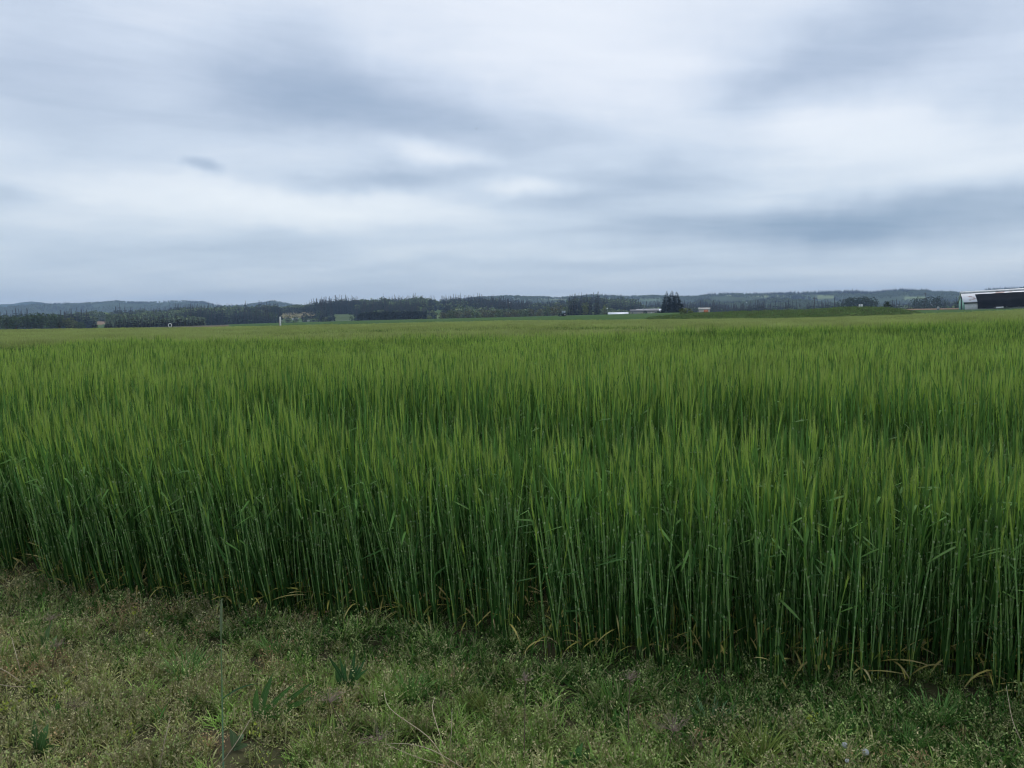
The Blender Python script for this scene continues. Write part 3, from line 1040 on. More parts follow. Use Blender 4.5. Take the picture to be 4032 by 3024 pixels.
def tuft(g, nb, npan, hb, hp, cols, seedcols, spread=.05, seeds=12, fine=1.0):
    m = MB()
    for i in range(nb):
        a = g.random() * 6.28; r = spread * math.sqrt(g.random())
        leaf_blade(m, (r * math.cos(a), r * math.sin(a), -.01), g.random() * 6.28, g.uniform(.05, .7), g.uniform(.2, 1.3), hb * g.uniform(.5, 1.3), .0058 * fine * g.uniform(.7, 1.3),
                   cols[g.integers(0, len(cols))] * g.uniform(.6, 1.35), g, seg=3, tipcol=(cols[0] * 1.1 if g.random() < .85 else SEED_T))
    for i in range(npan):
        a = g.random() * 6.28; r = spread * 1.1 * math.sqrt(g.random())
        b = np.array([r * math.cos(a), r * math.sin(a), 0]); ph = hp * g.uniform(.6, 1.25)
        la = g.random() * 6.28; lt = g.uniform(.05, .6)
        d = np.array([math.cos(la) * math.sin(lt), math.sin(la) * math.sin(lt), math.cos(lt)])
        c = seedcols[g.integers(0, len(seedcols))] * g.uniform(.7, 1.25)
        m.ribbon([b, b + d * ph], [.0016, .0010], (-math.sin(la), math.cos(la), 0), c * .6)
        for k in range(seeds):
            u = g.uniform(.45, 1.0)
            o = g.normal(size=3); o /= np.linalg.norm(o)
            q = b + d * ph * u + o * np.array([1, 1, .5]) * (.030 * (1.15 - u) + .006) * g.random() ** .5 * 1.2
            L = g.uniform(.006, .0135); w = L * g.uniform(.22, .36)
            v = d + o * .8 + g.normal(0, .4, 3); v /= np.linalg.norm(v)
            s = np.cross(v, g.normal(size=3)); s /= np.linalg.norm(s)
            cc = c * g.uniform(.65, 1.4)
            m.add([q - v * L / 2, q + s * w, q + v * L / 2, q - s * w], [(0, 1, 2), (0, 2, 3)], cc)
    return m.mesh('grass_tuft', grassm)


gg = np.random.default_rng(33)
tufts = []
for k in range(5):   # 0-4 pale seeding grass
    tufts.append(tuft(gg, 26, 6, .095, .11, [OLIVE, GREEN, SEED_T * .75], [SEED_T * .9, SEED_T * .75, SEED_G]))
for k in range(5):   # 5-9 greener seeding grass
    tufts.append(tuft(gg, 38, 4, .11, .12, [GREEN, GREEN, OLIVE], [SEED_G, SEED_G, SEED_T]))
for k in range(4):   # 10-13 lush grass near the crop, its green also darkened for the shade there
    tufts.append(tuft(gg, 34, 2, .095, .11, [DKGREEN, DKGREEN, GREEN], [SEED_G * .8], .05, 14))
for k in range(3):   # 14-16 brown dead heads
    tufts.append(tuft(gg, 22, 5, .11, .10, [OLIVE, SEED_T * .8, SEED_B * .6], [SEED_B, SEED_T, SEED_B * .8]))
for k in range(3):   # 17-19 bright fresh clumps
    tufts.append(tuft(gg, 46, 1, .12, .13, [GREEN * 1.35, GREEN], [SEED_G], .05, 16, .85))
P, RO, SC, IX = [], [], [], []
n = 9500
for i in range(n):
    y = gg.uniform(1.9, 6.6); x = gg.uniform(-.75, .75) * (y + 1.0)
    s = (np.array([x, y]) - E0) @ EIN; t = (np.array([x, y]) - E0) @ EDIR
    if s > .5:
        continue
    bare = vnoise(x, y, .30, 51)
    q1, q2 = vnoise(x, y, .55, 52), vnoise(x, y, .22, 53)
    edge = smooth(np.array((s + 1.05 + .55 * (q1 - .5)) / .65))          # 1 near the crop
    left = smooth(np.array((-x - .1) / 1.6))
    if bare < .22 and gg.random() < .85:
        continue
    if s > .12 and gg.random() < .5:
        continue
    u = gg.random()
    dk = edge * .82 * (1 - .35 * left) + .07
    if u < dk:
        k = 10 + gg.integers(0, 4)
    elif q2 > .80 and gg.random() < .5:
        k = 17 + gg.integers(0, 3)
    elif q2 < .22 + .08 * left and gg.random() < .6:
        k = 14 + gg.integers(0, 3)
    else:
        k = gg.integers(0, 5) if gg.random() < (.28 + .68 * left + .5 * (q1 - .5)) else 5 + gg.integers(0, 5)
    sc = gg.uniform(.65, 1.1) * (1 + .15 * edge) * (.72 if s > -.12 else 1)
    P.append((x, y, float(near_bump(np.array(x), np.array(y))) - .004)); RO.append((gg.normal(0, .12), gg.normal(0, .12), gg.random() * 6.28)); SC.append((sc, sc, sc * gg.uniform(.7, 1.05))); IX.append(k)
grass = scatter('verge_grass', np.array(P), np.array(RO), np.array(SC), np.array(IX), tufts, grassm)
tag(grass, 'short seeding meadow grass covering the verge before the barley', None, None, 'stuff')


# ------------------------------------------------------------------ trees one can tell apart
def tree_obj(name, parts, loc, label, cat, group=None, rz=0.0):
    o = thing(name, label, cat, loc, rz, group)
    t, c = parts
    link('trunk', mesh_of('trunk', *t, barkm), o)
    link('crown', mesh_of('crown', *c, treem), o)
    return o


gt = np.random.default_rng(77)
DKC, SPR, OLV, DEC, YGR = (.018, .027, .018), (.016, .027, .015), (.12, .14, .052), (.060, .092, .036), (.14, .17, .05)
ORD = ['first', 'second', 'third', 'fourth', 'fifth', 'sixth', 'seventh', 'eighth', 'ninth', 'tenth', 'eleventh', 'twelfth', 'thirteenth', 'fourteenth', 'fifteenth', 'sixteenth',
       'seventeenth', 'eighteenth', 'nineteenth', 'twentieth', 'twenty-first', 'twenty-second', 'twenty-third', 'twenty-fourth']
# the three big spruces by the farmhouse
for px, top, w, lab in ((2625, 1146, 9.0, 'tall dark spruce beside the farmhouse wall, nearest the house of three'), (2645, 1143, 9.5, 'tallest dark spruce in the middle of the three beside the farmhouse'),
                        (2664, 1148, 10.5, 'wide dark spruce on the far side of the three, away from the farmhouse')):
    p = onz(px, 505)
    h = zpy(px, top, 505) - p[2]
    tree_obj('spruce_tree', conifer(h, w, 24, 9, gt, SPR, .22, .05), p, lab, 'tree', 'three spruces by the farmhouse', gt.random() * 6)
# tall dark conifers left of the farm shed
k = 0
CON = [(2245, 1157), (2254, 1159), (2263, 1157), (2273, 1168), (2285, 1171), (2299, 1160), (2312, 1166), (2323, 1165), (2346, 1163), (2355, 1166), (2380, 1174)]
for i, (px, top) in enumerate(CON):
    p = onz(px, 600 + gt.uniform(-8, 8)); p[2] += 1.0
    d = math.hypot(p[0], p[1])
    h = zpy(px, top, d) - p[2]
    tree_obj('fir_tree', conifer(h, h * .30, 18, 7, gt, DKC, .3, .02), p, f'tall dark fir in the clump beyond the tractor, {ORD[i]} counted towards the farm shed', 'tree', 'dark firs beyond the tractor', gt.random() * 6)
for px, top, w, lab in ((2305, 1188, 6.5, 'yellow green round tree standing before the dark firs beyond the tractor'), (2381, 1199, 5.0, 'olive bushy tree at the shed end of the dark fir clump')):
    p = onz(px, 585); h = zpy(px, top, 585) - p[2]
    tree_obj('broadleaf_tree', roundtree(h, w, 420, gt, YGR, .12, .05, 8), p, lab, 'tree', None, 1.0)
# conifer row on the flank
XS = [371, 420, 431] + list(np.linspace(455, 795, 21))
TOPS = [1256, 1264, 1258, 1253, 1248, 1246, 1240, 1242, 1238, 1240, 1236, 1241, 1245, 1238, 1234, 1238, 1241, 1236, 1240, 1243, 1246, 1248, 1247, 1252]
for i, px in enumerate(XS):
    d = 520 + gt.uniform(-6, 6)
    p = onz(px, d)
    h = zpy(px, TOPS[i] + gt.uniform(-2, 2), d) - p[2]
    lab = ('small lone conifer standing apart before the long conifer row' if i == 0 else
           'small outlying conifer at the near end of the conifer row' if i in (1, 2) else
           f'dark conifer in the long row behind the white reel, {ORD[i - 3]} from the broadleaf wood')
    if i == 2: lab = 'slightly taller outlying conifer just ahead of the conifer row'
    tree_obj('conifer_tree', conifer(h, gt.uniform(3.2, 4.2), 13, 6, gt, (.030, .030, .020), .3, .0), p, lab, 'tree', 'conifers in the long row', gt.random() * 6)
# broadleaf wood at the picture's edge
WOOD = [(-30, 1243, 11, DEC), (25, 1240, 10, DEC), (62, 1239, 11, DEC), (105, 1237, 10, DEC), (132, 1230, 10, DEC), (160, 1233, 12, DEC), (205, 1235, 12, DEC), (232, 1238, 9, DEC), (268, 1250, 9, OLV), (292, 1262, 7, OLV), (318, 1266, 6, DEC)]
for i, (px, top, w, c) in enumerate(WOOD):
    d = 560 + gt.uniform(-12, 12)
    p = onz(px, d); h = zpy(px, top, d) - p[2]
    tree_obj('broadleaf_tree', roundtree(h, w, 520, gt, c, .10, .02, 9), p, f'{"dark green" if c is DEC else "olive green"} rounded tree in the broadleaf wood, {ORD[i]} from the picture edge', 'tree', 'broadleaf wood beside the conifer row', gt.random() * 6)
# olive line of trees behind the green crop
XO = [1745, 1775, 1800, 1840, 1876, 1905, 1935, 1965, 2000, 2030, 2062, 2092, 2125, 2155, 2180, 2205, 2228]
TO = [1226, 1222, 1224, 1220, 1222, 1216, 1218, 1222, 1224, 1216, 1212, 1214, 1212, 1206, 1202, 1198, 1204]
for i, px in enumerate(XO):
    d = 640 + gt.uniform(-12, 12)
    p = onz(px, d); h = zpy(px, TO[i] + gt.uniform(-2, 2), d) - p[2]
    c = [(.125, .130, .058), (.105, .140, .052), (.14, .145, .068)][i % 3]
    tree_obj('broadleaf_tree', roundtree(h, gt.uniform(8, 10.5), 330, gt, c, .12, .02, 8), p, f'soft olive tree in the line behind the green crop, {ORD[i]} counting towards the dark firs', 'tree', 'olive tree line behind the green crop', gt.random() * 6)
for i, (px, top, lab) in enumerate(((1985, 1186, 'pointed dark conifer rising behind the olive tree line near the white houses'), (2003, 1184, 'second pointed conifer by the white houses, nearer the dark firs'))):
    p = onz(px, 690); h = zpy(px, top, 690) - p[2]
    tree_obj('conifer_tree', conifer(h, 5, 12, 6, gt, DKC, .3, .05), p, lab, 'tree', None, i)
# round clumps beyond the mound
for i, (px, top, w, d) in enumerate(((3333, 1172, 17, 760), (3362, 1166, 18, 770), (3392, 1164, 19, 765), (3420, 1167, 17, 760), (3440, 1176, 11, 755))):
    p = onz(px, d); h = zpy(px, top, d) - p[2]
    tree_obj('broadleaf_tree', roundtree(h, w, 420, gt, (.034, .055, .026), .10, .05, 9), p, f'dark round tree in the clump above the white sign, {ORD[i]} counting towards the barn', 'tree', 'round clump above the mound', gt.random() * 6)
for i, (px, top, w, d) in enumerate(((3604, 1167, 12, 790), (3630, 1168, 13, 800), (3662, 1165, 13, 795), (3688, 1161, 14, 790), (3720, 1172, 9, 800), (3775, 1182, 12, 700))):
    p = onz(px, d); h = zpy(px, top, d) - p[2]
    tree_obj('broadleaf_tree', roundtree(h, w, 380, gt, (.036, .056, .028), .10, .05, 9), p, f'dark round tree behind the ploughed strip, {ORD[i]} counting towards the barn', 'tree', 'round trees behind the ploughed strip', gt.random() * 6)
# single trees and clumps of the farm across the valley
for i, (px, top, w, d, c, lab) in enumerate(((1010, 1218, 12, 900, DEC, 'rounded dark tree left of the white post, first of two in the clump'), (1045, 1228, 16, 900, DEC, 'broad dark tree just left of the white post'),
        (1075, 1226, 14, 890, DEC, 'broad dark tree directly behind the white post'), (1130, 1240, 8, 880, OLV, 'small grey green tree right of the white post'), (1165, 1236, 9, 880, DEC, 'small tree behind the far white house'),
        (1205, 1240, 8, 880, DEC, 'low tree between the two far white houses'), (1245, 1244, 9, 880, DEC, 'low dark tree right of the far white houses'), (1262, 1220, 11, 900, DEC, 'leafy tree where the tan field meets the woods'),
        (1385, 1240, 6, 860, DEC, 'small round tree alone on the pale green slope'), (1690, 1238, 7, 700, YGR, 'pale yellow green bush at the hedge end'), (1658, 1240, 6, 690, OLV, 'small grey bush before the dark hedge'))):
    p = onz(px, d)
    if d > 790: p[2] = float(hillA.z(p[0], p[1]))
    h = zpy(px, top, d) - p[2]
    tree_obj('broadleaf_tree', roundtree(h, w, 300, gt, c, .12, .04, 7), p, lab, 'tree', None, i)
for px, top, lab in ((1196, 1231, 'pointed dark conifer among the far white houses'), (1056, 1204, 'slim dark conifer at the edge of the tan field')):
    d = 905
    p = onz(px, d); p[2] = float(hillA.z(p[0], p[1])); h = zpy(px, top, d) - p[2]
    tree_obj('conifer_tree', conifer(h, 6, 12, 6, gt, DKC, .3, .03), p, lab, 'tree', None, .4)


# dark clipped-looking hedge behind the green crop
def hedge(px0, px1, d, toppy, depth, label, n, col):
    a, b = onz(px0, d), onz(px1, d)
    o = thing('hedge', label, 'hedge', a)
    m, t = MB(), MB()
    L = b - a
    for i in range(n):
        u = gt.random(); q = L * u
        px = px0 + (px1 - px0) * u
        hgt = zpy(px, toppy(px), d) - (a[2] + q[2])
        z = hgt * (gt.random() ** .6); w = depth * (1 - .25 * z / hgt) * gt.uniform(-.5, .5)
        c = np.array(col) * gt.uniform(.6, 1.4)
        p = np.array([q[0], q[1] + w, q[2] + z]); s = gt.uniform(.5, 1.1)
        e1 = gt.normal(size=3) * s * .5; e2 = gt.normal(size=3) * s * .5
        m.add([p - e1, p - e2, p + e1, p + e2], [(0, 1, 2), (0, 2, 3)], c)
    m.obj('foliage', treem, o)
    for i in range(14):
        q = L * (i + .5) / 14
        t.tube([q, q + np.array([0, 0, 1.5]), q + np.array([0, 0, 3.0])], [.12, .1, .05], 5, (1, 1, 1))
    t.obj('stem', barkm, o)


hedge(1408, 1680, 690, lambda x: np.interp(x, [1405, 1425, 1500, 1600, 1680], [1244, 1233, 1229, 1227, 1228]), 5, 'long dense dark hedge standing behind the green crop', 3600, (.018, .030, .020))
hedge(1105, 1258, 1120, lambda x: np.interp(x, [1105, 1258], [1212, 1209]), 6, 'dark straight shelter hedge along the top of the tan field', 1800, (.020, .034, .024))

# ------------------------------------------------------------------ the mound
def mound_z(X, Y):
    r, a = np.hypot(X, Y), np.arctan2(X, Y)
    px = CX + FPX * np.tan(a)
    hgt = np.interp(px, [2560, 2640, 2760, 3000, 3180, 3290, 3340, 3400, 3480, 3560, 3610], [0, .5, 1.05, 1.25, 1.35, 1.6, 1.7, 1.7, 1.4, .7, 0])
    pr = smooth((r - 152) / 26) * smooth((236 - r) / 30)
    return terr(X, Y) - .06 + hgt * pr * (1 + .12 * (vnoise(X, Y, 7, 61) - .5))


moundm = paint('mound_earth', (.13, .20, .065), (.18, .165, .08), scale=.25, rough=.95, spec=0)
V, F, C = polar_sheet(np.linspace(az_of(2560), az_of(3615), 150), np.linspace(150, 238, 40), 0.03, mound_z)
tag(link('mound', mesh_of('mound', V, F, C, moundm)), kind='structure')
weeds = []
for k in range(5):
    m = MB()
    for i in range(70):
        a, rr = gt.random() * 6.28, .9 * math.sqrt(gt.random())
        b = np.array([rr * math.cos(a), rr * math.sin(a), -.05])
        c = [np.array([.095, .165, .05]), np.array([.115, .18, .055]), np.array([.13, .145, .06])][gt.integers(0, 3)] * gt.uniform(1.0, 2.0)
        leaf_blade(m, b, gt.random() * 6.28, gt.uniform(.05, .7), gt.uniform(.1, 1), gt.uniform(.3, .75), .07, c, gt, seg=2)
    weeds.append(m.mesh('weed_clump', treem))
nW = 7000
aa = gt.uniform(az_of(2562), az_of(3612), nW); r_ = gt.uniform(151, 236, nW)
X, Y = r_ * np.sin(aa), r_ * np.cos(aa)
s_ = gt.uniform(.5, 1.15, nW) * (.6 + .8 * vnoise(X, Y, 5, 62))
o = scatter('mound_weeds', np.stack([X, Y, mound_z(X, Y)], 1), np.stack([0 * X, 0 * X, gt.uniform(0, 6.28, nW)], 1), np.stack([s_, s_, s_], 1), gt.integers(0, 5, nW), weeds, treem)
tag(o, 'rough green weeds covering the low mound', None, None, 'stuff')
# far edge of the barley field: thin strip of greener grass
for i, (px, d, h, w, lab) in enumerate(((3492, 236, 3.6, 3.0, 'dark compact bush at the barn end of the mound'), (2703, 240, 2.6, 4.6, 'pale green bush at the spruce end of the mound'),
                                   (3018, 230, 1.9, 2.6, 'small round bush on top of the mound'), (2540, 548, 2.6, 3.4, 'small dark shrub against the farmhouse wall'),
                                   (2592, 540, 2.0, 3.6, 'low dark shrub at the spruce end of the farmhouse'))):
    p = onz(px, d); z0 = float(mound_z(p[0], p[1])) if d < 241 else p[2]
    p[2] = max(z0, p[2]) - .05
    tree_obj('bush', roundtree(h, w, 260, gt, (.03, .045, .022) if i in (0, 3, 4) else YGR, .13, .02, 7), p, lab, 'bush', None, i)

# ------------------------------------------------------------------ built things
white_m = paint('white_paint', (.75, .76, .76), (.62, .63, .62), scale=2, rough=.6)
roofw_m = paint('white_sheet_roof', (.70, .74, .80), (.58, .62, .68), scale=.4, rough=.4, stretch=(6, 1, 1))
rust_m = paint('rusting_white_roof', (.68, .70, .74), (.24, .08, .05), scale=.30, rough=.5, lo=.58, hi=.68, stretch=(1, 1, 3))
roofg_m = paint('grey_shingle', (.12, .12, .125), (.09, .09, .09), scale=1.5, rough=.9)
cream_m = paint('cream_siding', (.50, .46, .40), (.44, .41, .36), scale=.5, rough=.8)
tan_m = paint('tan_boards', (.48, .34, .20), (.40, .28, .17), scale=.6, rough=.8)
navy_m = paint('dark_blue_sheet', (.02, .03, .075), (.015, .02, .05), scale=.5, rough=.6)
black_m = paint('black_shade_cloth', (.010, .010, .012), (.018, .018, .020), scale=.6, rough=.95, spec=.0)
mint_m = paint('mint_green_boards', (.26, .48, .38), (.2, .38, .3), scale=.8, rough=.7)
dark_m = paint('dark_opening', (.012, .012, .015), (.02, .02, .02), scale=1, rough=.9)
glass_m = paint('window_glass', (.03, .04, .05), (.05, .06, .07), scale=.8, rough=.12, spec=.5)
grey_m = paint('weathered_grey', (.34, .34, .34), (.26, .26, .26), scale=1, rough=.8)
rubber_m = paint('tyre_rubber', (.012, .012, .013), (.02, .02, .02), scale=4, rough=.85)
red_m = paint('rust_red', (.30, .06, .04), (.2, .05, .04), scale=3, rough=.7)
green_m = paint('dark_green_paint', (.02, .07, .05), (.015, .05, .04), scale=2, rough=.5)
orange_m = paint('orange_sheet', (.60, .20, .10), (.5, .18, .1), scale=1, rough=.7)
roofg2_m = paint('weathered_pale_roof', (.30, .30, .29), (.24, .24, .23), scale=.8, rough=.7)
wood_m = paint('pole_wood', (.09, .075, .06), (.06, .05, .04), scale=3, rough=.9)


def base_frame(px, d, face=None):
    """Empty location on the ground and heading: local +x runs to the viewer's right, -y faces the camera"""
    p = onz(px, d)
    return p, -math.atan2(p[0], p[1])


# white marker post at the far side of the barley
p, rz = base_frame(1103, 128)
t = thing('marker_post', 'slim white post with a rust red edge standing up from the far barley', 'post', p, rz)
htop = zpy(1103, 1247, 128) - p[2]
m = MB(); m.tube([(0, 0, 0), (0, 0, .4), (0, 0, htop - .06), (0, 0, htop)], [.125, .125, .125, .08], 10, (1, 1, 1), True); m.obj('post', white_m, t)
m = MB(); m.box((-.175, -.05, .3), (-.128, .05, htop - .45)); m.obj('edge_strip', red_m, t)
m = MB(); m.box((.12, -.03, htop * .72), (.26, .03, htop * .72 + .06)); m.box((.22, -.05, htop * .72 - .05), (.27, .05, htop * .72 + .12)); m.obj('bracket', white_m, t)

# white ring: hose reel
p, rz = base_frame(668, 232)
rr = 14 / 2 / FPX * 232
zc = zpy(668, 1281, 232) - p[2]
t = thing('hose_reel', 'white ring shaped irrigation reel with dark green centre beyond the barley', 'reel', p, rz)
m = MB(); N = 24
ring = [(math.cos(q) * rr * .78, -.05, zc + math.sin(q) * rr * .95) for q in np.linspace(0, 2 * math.pi, N + 1)]
m.tube(ring, [rr * .24] * (N + 1), 6, (1, 1, 1)); m.obj('rim', white_m, t)
m = MB(); m.tube([(0, -.02, zc), (0, .7, zc)], [rr * .62, rr * .62], 14, (1, 1, 1), True); m.obj('drum', green_m, t)
m = MB(); m.box((-rr * 1.25, .1, 0), (-rr * 1.08, .7, zc)); m.box((rr * 1.02, .1, 0), (rr * 1.25, .7, zc)); m.box((-rr * 1.4, .05, 0), (rr * 2.3, .75, .25)); m.obj('stand', dark_m, t)

# tractor
p, rz = base_frame(2216, 392)
t = thing('tractor', 'small dark tractor with pale glazed cab working in the green crop', 'tractor', p, rz + R(22))
def wheel(cx, cy, rad, wid, par):
    w = MB(); w.tube([(cx, cy - wid / 2, rad), (cx, cy - wid / 2 * .9, rad), (cx, cy + wid / 2 * .9, rad), (cx, cy + wid / 2, rad)], [rad * .86, rad, rad, rad * .86], 18, (1, 1, 1), True)
    o = w.obj('wheel', rubber_m, par)
    w = MB(); w.tube([(cx, cy - wid / 2 - .03, rad), (cx, cy + wid / 2 + .03, rad)], [rad * .5, rad * .5], 12, (1, 1, 1), True); w.obj('rim', grey_m, o)
for sy_ in (-.85, .85):
    wheel(.55, sy_, .80, .48, t); wheel(-1.35, sy_ * .9, .52, .34, t)
m = MB(); m.prism([(-.35, .6), (.35, .6), (.35, 1.3), (.25, 1.42), (-.25, 1.42), (-.35, 1.3)], -1.95, -.2); m.box((-.2, -.4, .55), (1.1, .4, 1.15)); m.obj('body', green_m, t)
m = MB(); m.prism([(-.72, 1.15), (.72, 1.15), (.62, 2.3), (-.62, 2.3)], -.15, 1.15); m.obj('cab', paint('cab_glass', (.42, .50, .55), (.30, .38, .44), 2, .2), t)
m = MB(); m.box((-.25, -.72, 2.31), (1.25, .72, 2.48)); m.obj('cab_roof', white_m, t)
for x, y in ((-.15, -.72), (-.15, .66), (1.08, -.72), (1.08, .66)):
    m = MB(); m.box((x - .02, y - .02, 1.15), (x + .07, y + .08, 2.30)); m.obj('cab_pillar', dark_m, t)
m = MB(); m.tube([(-1.0, .1, 1.4), (-1.0, .1, 2.2)], [.04, .04], 6, (1, 1, 1)); m.obj('exhaust', dark_m, t)
m = MB(); m.box((1.2, -.9, .35), (1.9, .9, .6)); m.box((1.1, -.1, .5), (1.25, .1, .8)); m.obj('implement', grey_m, t)


# buildings
def gable(par, L, D, eave, ridge, wallm, roofm, over=.35, thick=.15, nameR='roof'):
    m = MB(); m.prism([(0, 0), (D, 0), (D, eave), (D / 2, ridge - .08), (0, eave)], 0, L); w = m.obj('wall', wallm, par)
    m = MB()
    for sgn in (0, 1):
        y0, y1 = (-over, D / 2) if sgn == 0 else (D + over, D / 2)
        e = eave - over * (ridge - eave) / (D / 2)
        v = [(-over, y0, e), (L + over, y0, e), (L + over, y1, ridge), (-over, y1, ridge)]
        v += [(a, b, c + thick) for a, b, c in v]
        f = [(0, 1, 2), (0, 2, 3), (4, 6, 5), (4, 7, 6), (0, 4, 5), (0, 5, 1), (3, 2, 6), (3, 6, 7), (0, 3, 7), (0, 7, 4), (1, 5, 6), (1, 6, 2)]
        m.add(v, f, (1, 1, 1))
    r = m.obj(nameR, roofm, par)
    return w, r


def window(par, x, z, w, h, y=-.03, trim=None):
    m = MB(); m.box((x, y - .03, z), (x + w, y, z + h)); o = m.obj('window', trim or white_m, par)
    m = MB(); b = .09; m.box((x + b, y - .045, z + b), (x + w / 2 - b / 2, y - .031, z + h - b)); m.obj('pane', glass_m, o)
    m = MB(); m.box((x + w / 2 + b / 2, y - .045, z + b), (x + w - b, y - .031, z + h - b)); m.obj('pane', glass_m, o)
    return o


# long cream farmhouse
d = 560
p, rz = base_frame(2482, d)
t = thing('farmhouse', 'long low cream farmhouse with grey roof behind the green crop', 'house', p, rz)
LH = (2590 - 2482) / FPX * d
gable(t, LH, 8.5, 2.35, 3.65, cream_m, roofg_m, .4)
for x, w in ((.9, .9), (LH * .37, .6), (LH * .55, 1.1), (LH * .86, 1.1)):
    window(t, x, 1.0, w, 1.05)
m = MB(); m.box((2.4, -.10, .15), (LH * .23, -.02, 1.75)); m.obj('garage_door', grey_m, t)
m = MB(); m.box((LH * .72, -.08, .1), (LH * .72 + .95, -.02, 2.1)); dr = m.obj('door', white_m, t)
m = MB(); m.box((LH * .72 + .78, -.12, 1.0), (LH * .72 + .86, -.085, 1.1)); m.obj('handle', dark_m, dr)
m = MB(); m.box((LH * .45, 4.5, 3.5), (LH * .45 + .6, 5.1, 4.5)); m.obj('chimney', grey_m, t)
# white-roofed barn behind the house
p, rz = base_frame(2507, 585)
t = thing('barn', 'tan barn with a white metal roof rising behind the farmhouse', 'barn', p, rz)
LB = (2612 - 2507) / FPX * 585
gable(t, LB, 10, 3.0, 4.55, tan_m, roofw_m, .4)
m = MB(); m.box((LB + .01, 3, 0), (LB + .08, 6.5, 2.8)); m.obj('doorway', dark_m, t)
# low shed with white roof and navy front
p, rz = base_frame(2396, 570)
t = thing('shed', 'low shed with bright white roof and dark blue front left of the farmhouse', 'shed', p, rz)
LS = (2472 - 2396) / FPX * 570
gable(t, LS, 9, 1.15, 2.35, tan_m, roofw_m, .3)
m = MB(); m.box((-.1, -.28, .05), (LS - .6, -.04, 1.05)); m.obj('front_panel', navy_m, t)
m = MB(); m.box((LS - .5, -.10, .05), (LS - .05, -.03, 1.05)); m.obj('door', cream_m, t)
# yard lamp pole by the shed
p, rz = base_frame(2391, 552)
t = thing('lamp_pole', 'thin pale pole with a white head beside the low shed', 'pole', p, rz)
ht = zpy(2391, 1216, 552) - p[2]
m = MB(); m.tube([(0, 0, 0), (0, 0, ht)], [.12, .09], 8, (1, 1, 1)); m.obj('pole', grey_m, t)
m = MB(); m.box((-.42, -.25, ht - .05), (.42, .25, ht + .35)); m.prism([(-.25, ht + .35), (.25, ht + .35), (0, ht + .55)], -.42, .42); m.obj('head', white_m, t)
# small shed with orange sheet beyond the mound
p, rz = base_frame(2751, 300); p[2] = zpy(2751, 1219, 300)
gz = float(terr(p[0], p[1]))
t = thing('shed', 'small pale roofed shed with an orange sheet peeping over the mound', 'shed', (p[0], p[1], gz), rz)
LS = 42 / FPX * 300; hh_ = zpy(2770, 1212, 300) - gz
gable(t, LS, 3, hh_ - .55, hh_, cream_m, roofg2_m, .15, .08)
m = MB(); m.box((LS * .45, -.12, .3), (LS * .85, -.03, hh_ - .65)); m.obj('orange_sheet', orange_m, t)

# the long barn with black shade cloth
d = 330
p = onz(3792, d); p[2] = zpy(3792, 1212, d)
yaw = -math.atan2(p[0], p[1]) + R(9)
t = thing('long_barn', 'long white roofed barn with a huge black cloth hung over its side', 'barn', p, 0)
t.rotation_euler = (Matrix.Rotation(yaw, 3, 'Z') @ Matrix.Rotation(R(-2.3), 3, 'Y')).to_euler()
LB, DB, EV, RG = 58.0, 11.0, 2.0, 5.3
m = MB(); m.prism([(0, -1.6), (DB, -1.6), (DB, EV), (0, EV)], .5, LB); m.obj('wall', white_m, t)
m = MB()
for sgn in (0, 1):
    y0 = -.35 if sgn == 0 else DB + .35
    v = [(0, y0, EV - .2), (LB, y0, EV - .2), (LB, DB / 2, RG), (0, DB / 2, RG)]; v += [(a, b, c + .12) for a, b, c in v]
    m.add(v, [(0, 1, 2), (0, 2, 3), (4, 6, 5), (4, 7, 6), (0, 4, 5), (0, 5, 1), (3, 2, 6), (3, 6, 7), (0, 3, 7), (0, 7, 4), (1, 5, 6), (1, 6, 2)], (1, 1, 1))
rf = m.obj('roof', rust_m, t)
m = MB(); m.prism([(DB / 2 - .9, RG - .30), (DB / 2 + .9, RG - .30), (DB / 2, RG + .34)], -.1, LB + .1); m.obj('ridge_cap', white_m, rf)
# gable end boards and dark doorway
m = MB(); m.prism([(0.05, -1.6), (4.2, -1.6), (4.2, EV + 1.7), (0.05, EV - .2)], .30, .47); m.obj('gable_board', mint_m, t)
m = MB(); m.prism([(6.9, -1.6), (DB - .05, -1.6), (DB - .05, EV - .2), (6.9, EV + 1.6)], .30, .47); m.obj('gable_board', mint_m, t)
m = MB(); m.box((.40, 4.22, -1.6), (.49, 6.88, EV + 2.0)); m.obj('doorway', dark_m, t)
m = MB(); m.prism([(4.22, EV + 2.01), (6.88, EV + 2.01), (DB / 2, RG - .15)], .30, .47); m.obj('gable_peak', grey_m, t)
m = MB(); m.box((.2, -.42, EV - .62), (5.0, -.02, EV - .35)); m.obj('eave_gap', dark_m, t)
# cloth from near the ridge down to the ground, hanging in soft folds
m = MB()
nx, nzv = 90, 14
vs = []
for j in range(nzv):
    u = j / (nzv - 1)
    for i in range(nx):
        x = 4.2 + (LB - 4.6) * i / (nx - 1)
        sl = (RG - EV + .2) / (DB / 2 + .35)
        yy = np.interp(u, [0, .62, 1], [3.5, -.62, -1.15]) - .07 * math.sin(x * 2.6) * max(0, u - .55) * 2
        z_ = np.interp(u, [0, .62, 1], [EV - .2 + 3.85 * sl + .30, EV + .12, -.55])
        vs.append((x, yy, z_ + .03 * math.sin(x * 1.3)))
fs = []
for j in range(nzv - 1):
    for i in range(nx - 1):
        a = j * nx + i
        fs += [(a, a + 1, a + nx + 1), (a, a + nx + 1, a + nx)]
m.add(vs, fs, (1, 1, 1)); cl_ = m.obj('shade_cloth', black_m, t)
sd_ = cl_.modifiers.new('thickness', 'SOLIDIFY'); sd_.thickness = .03
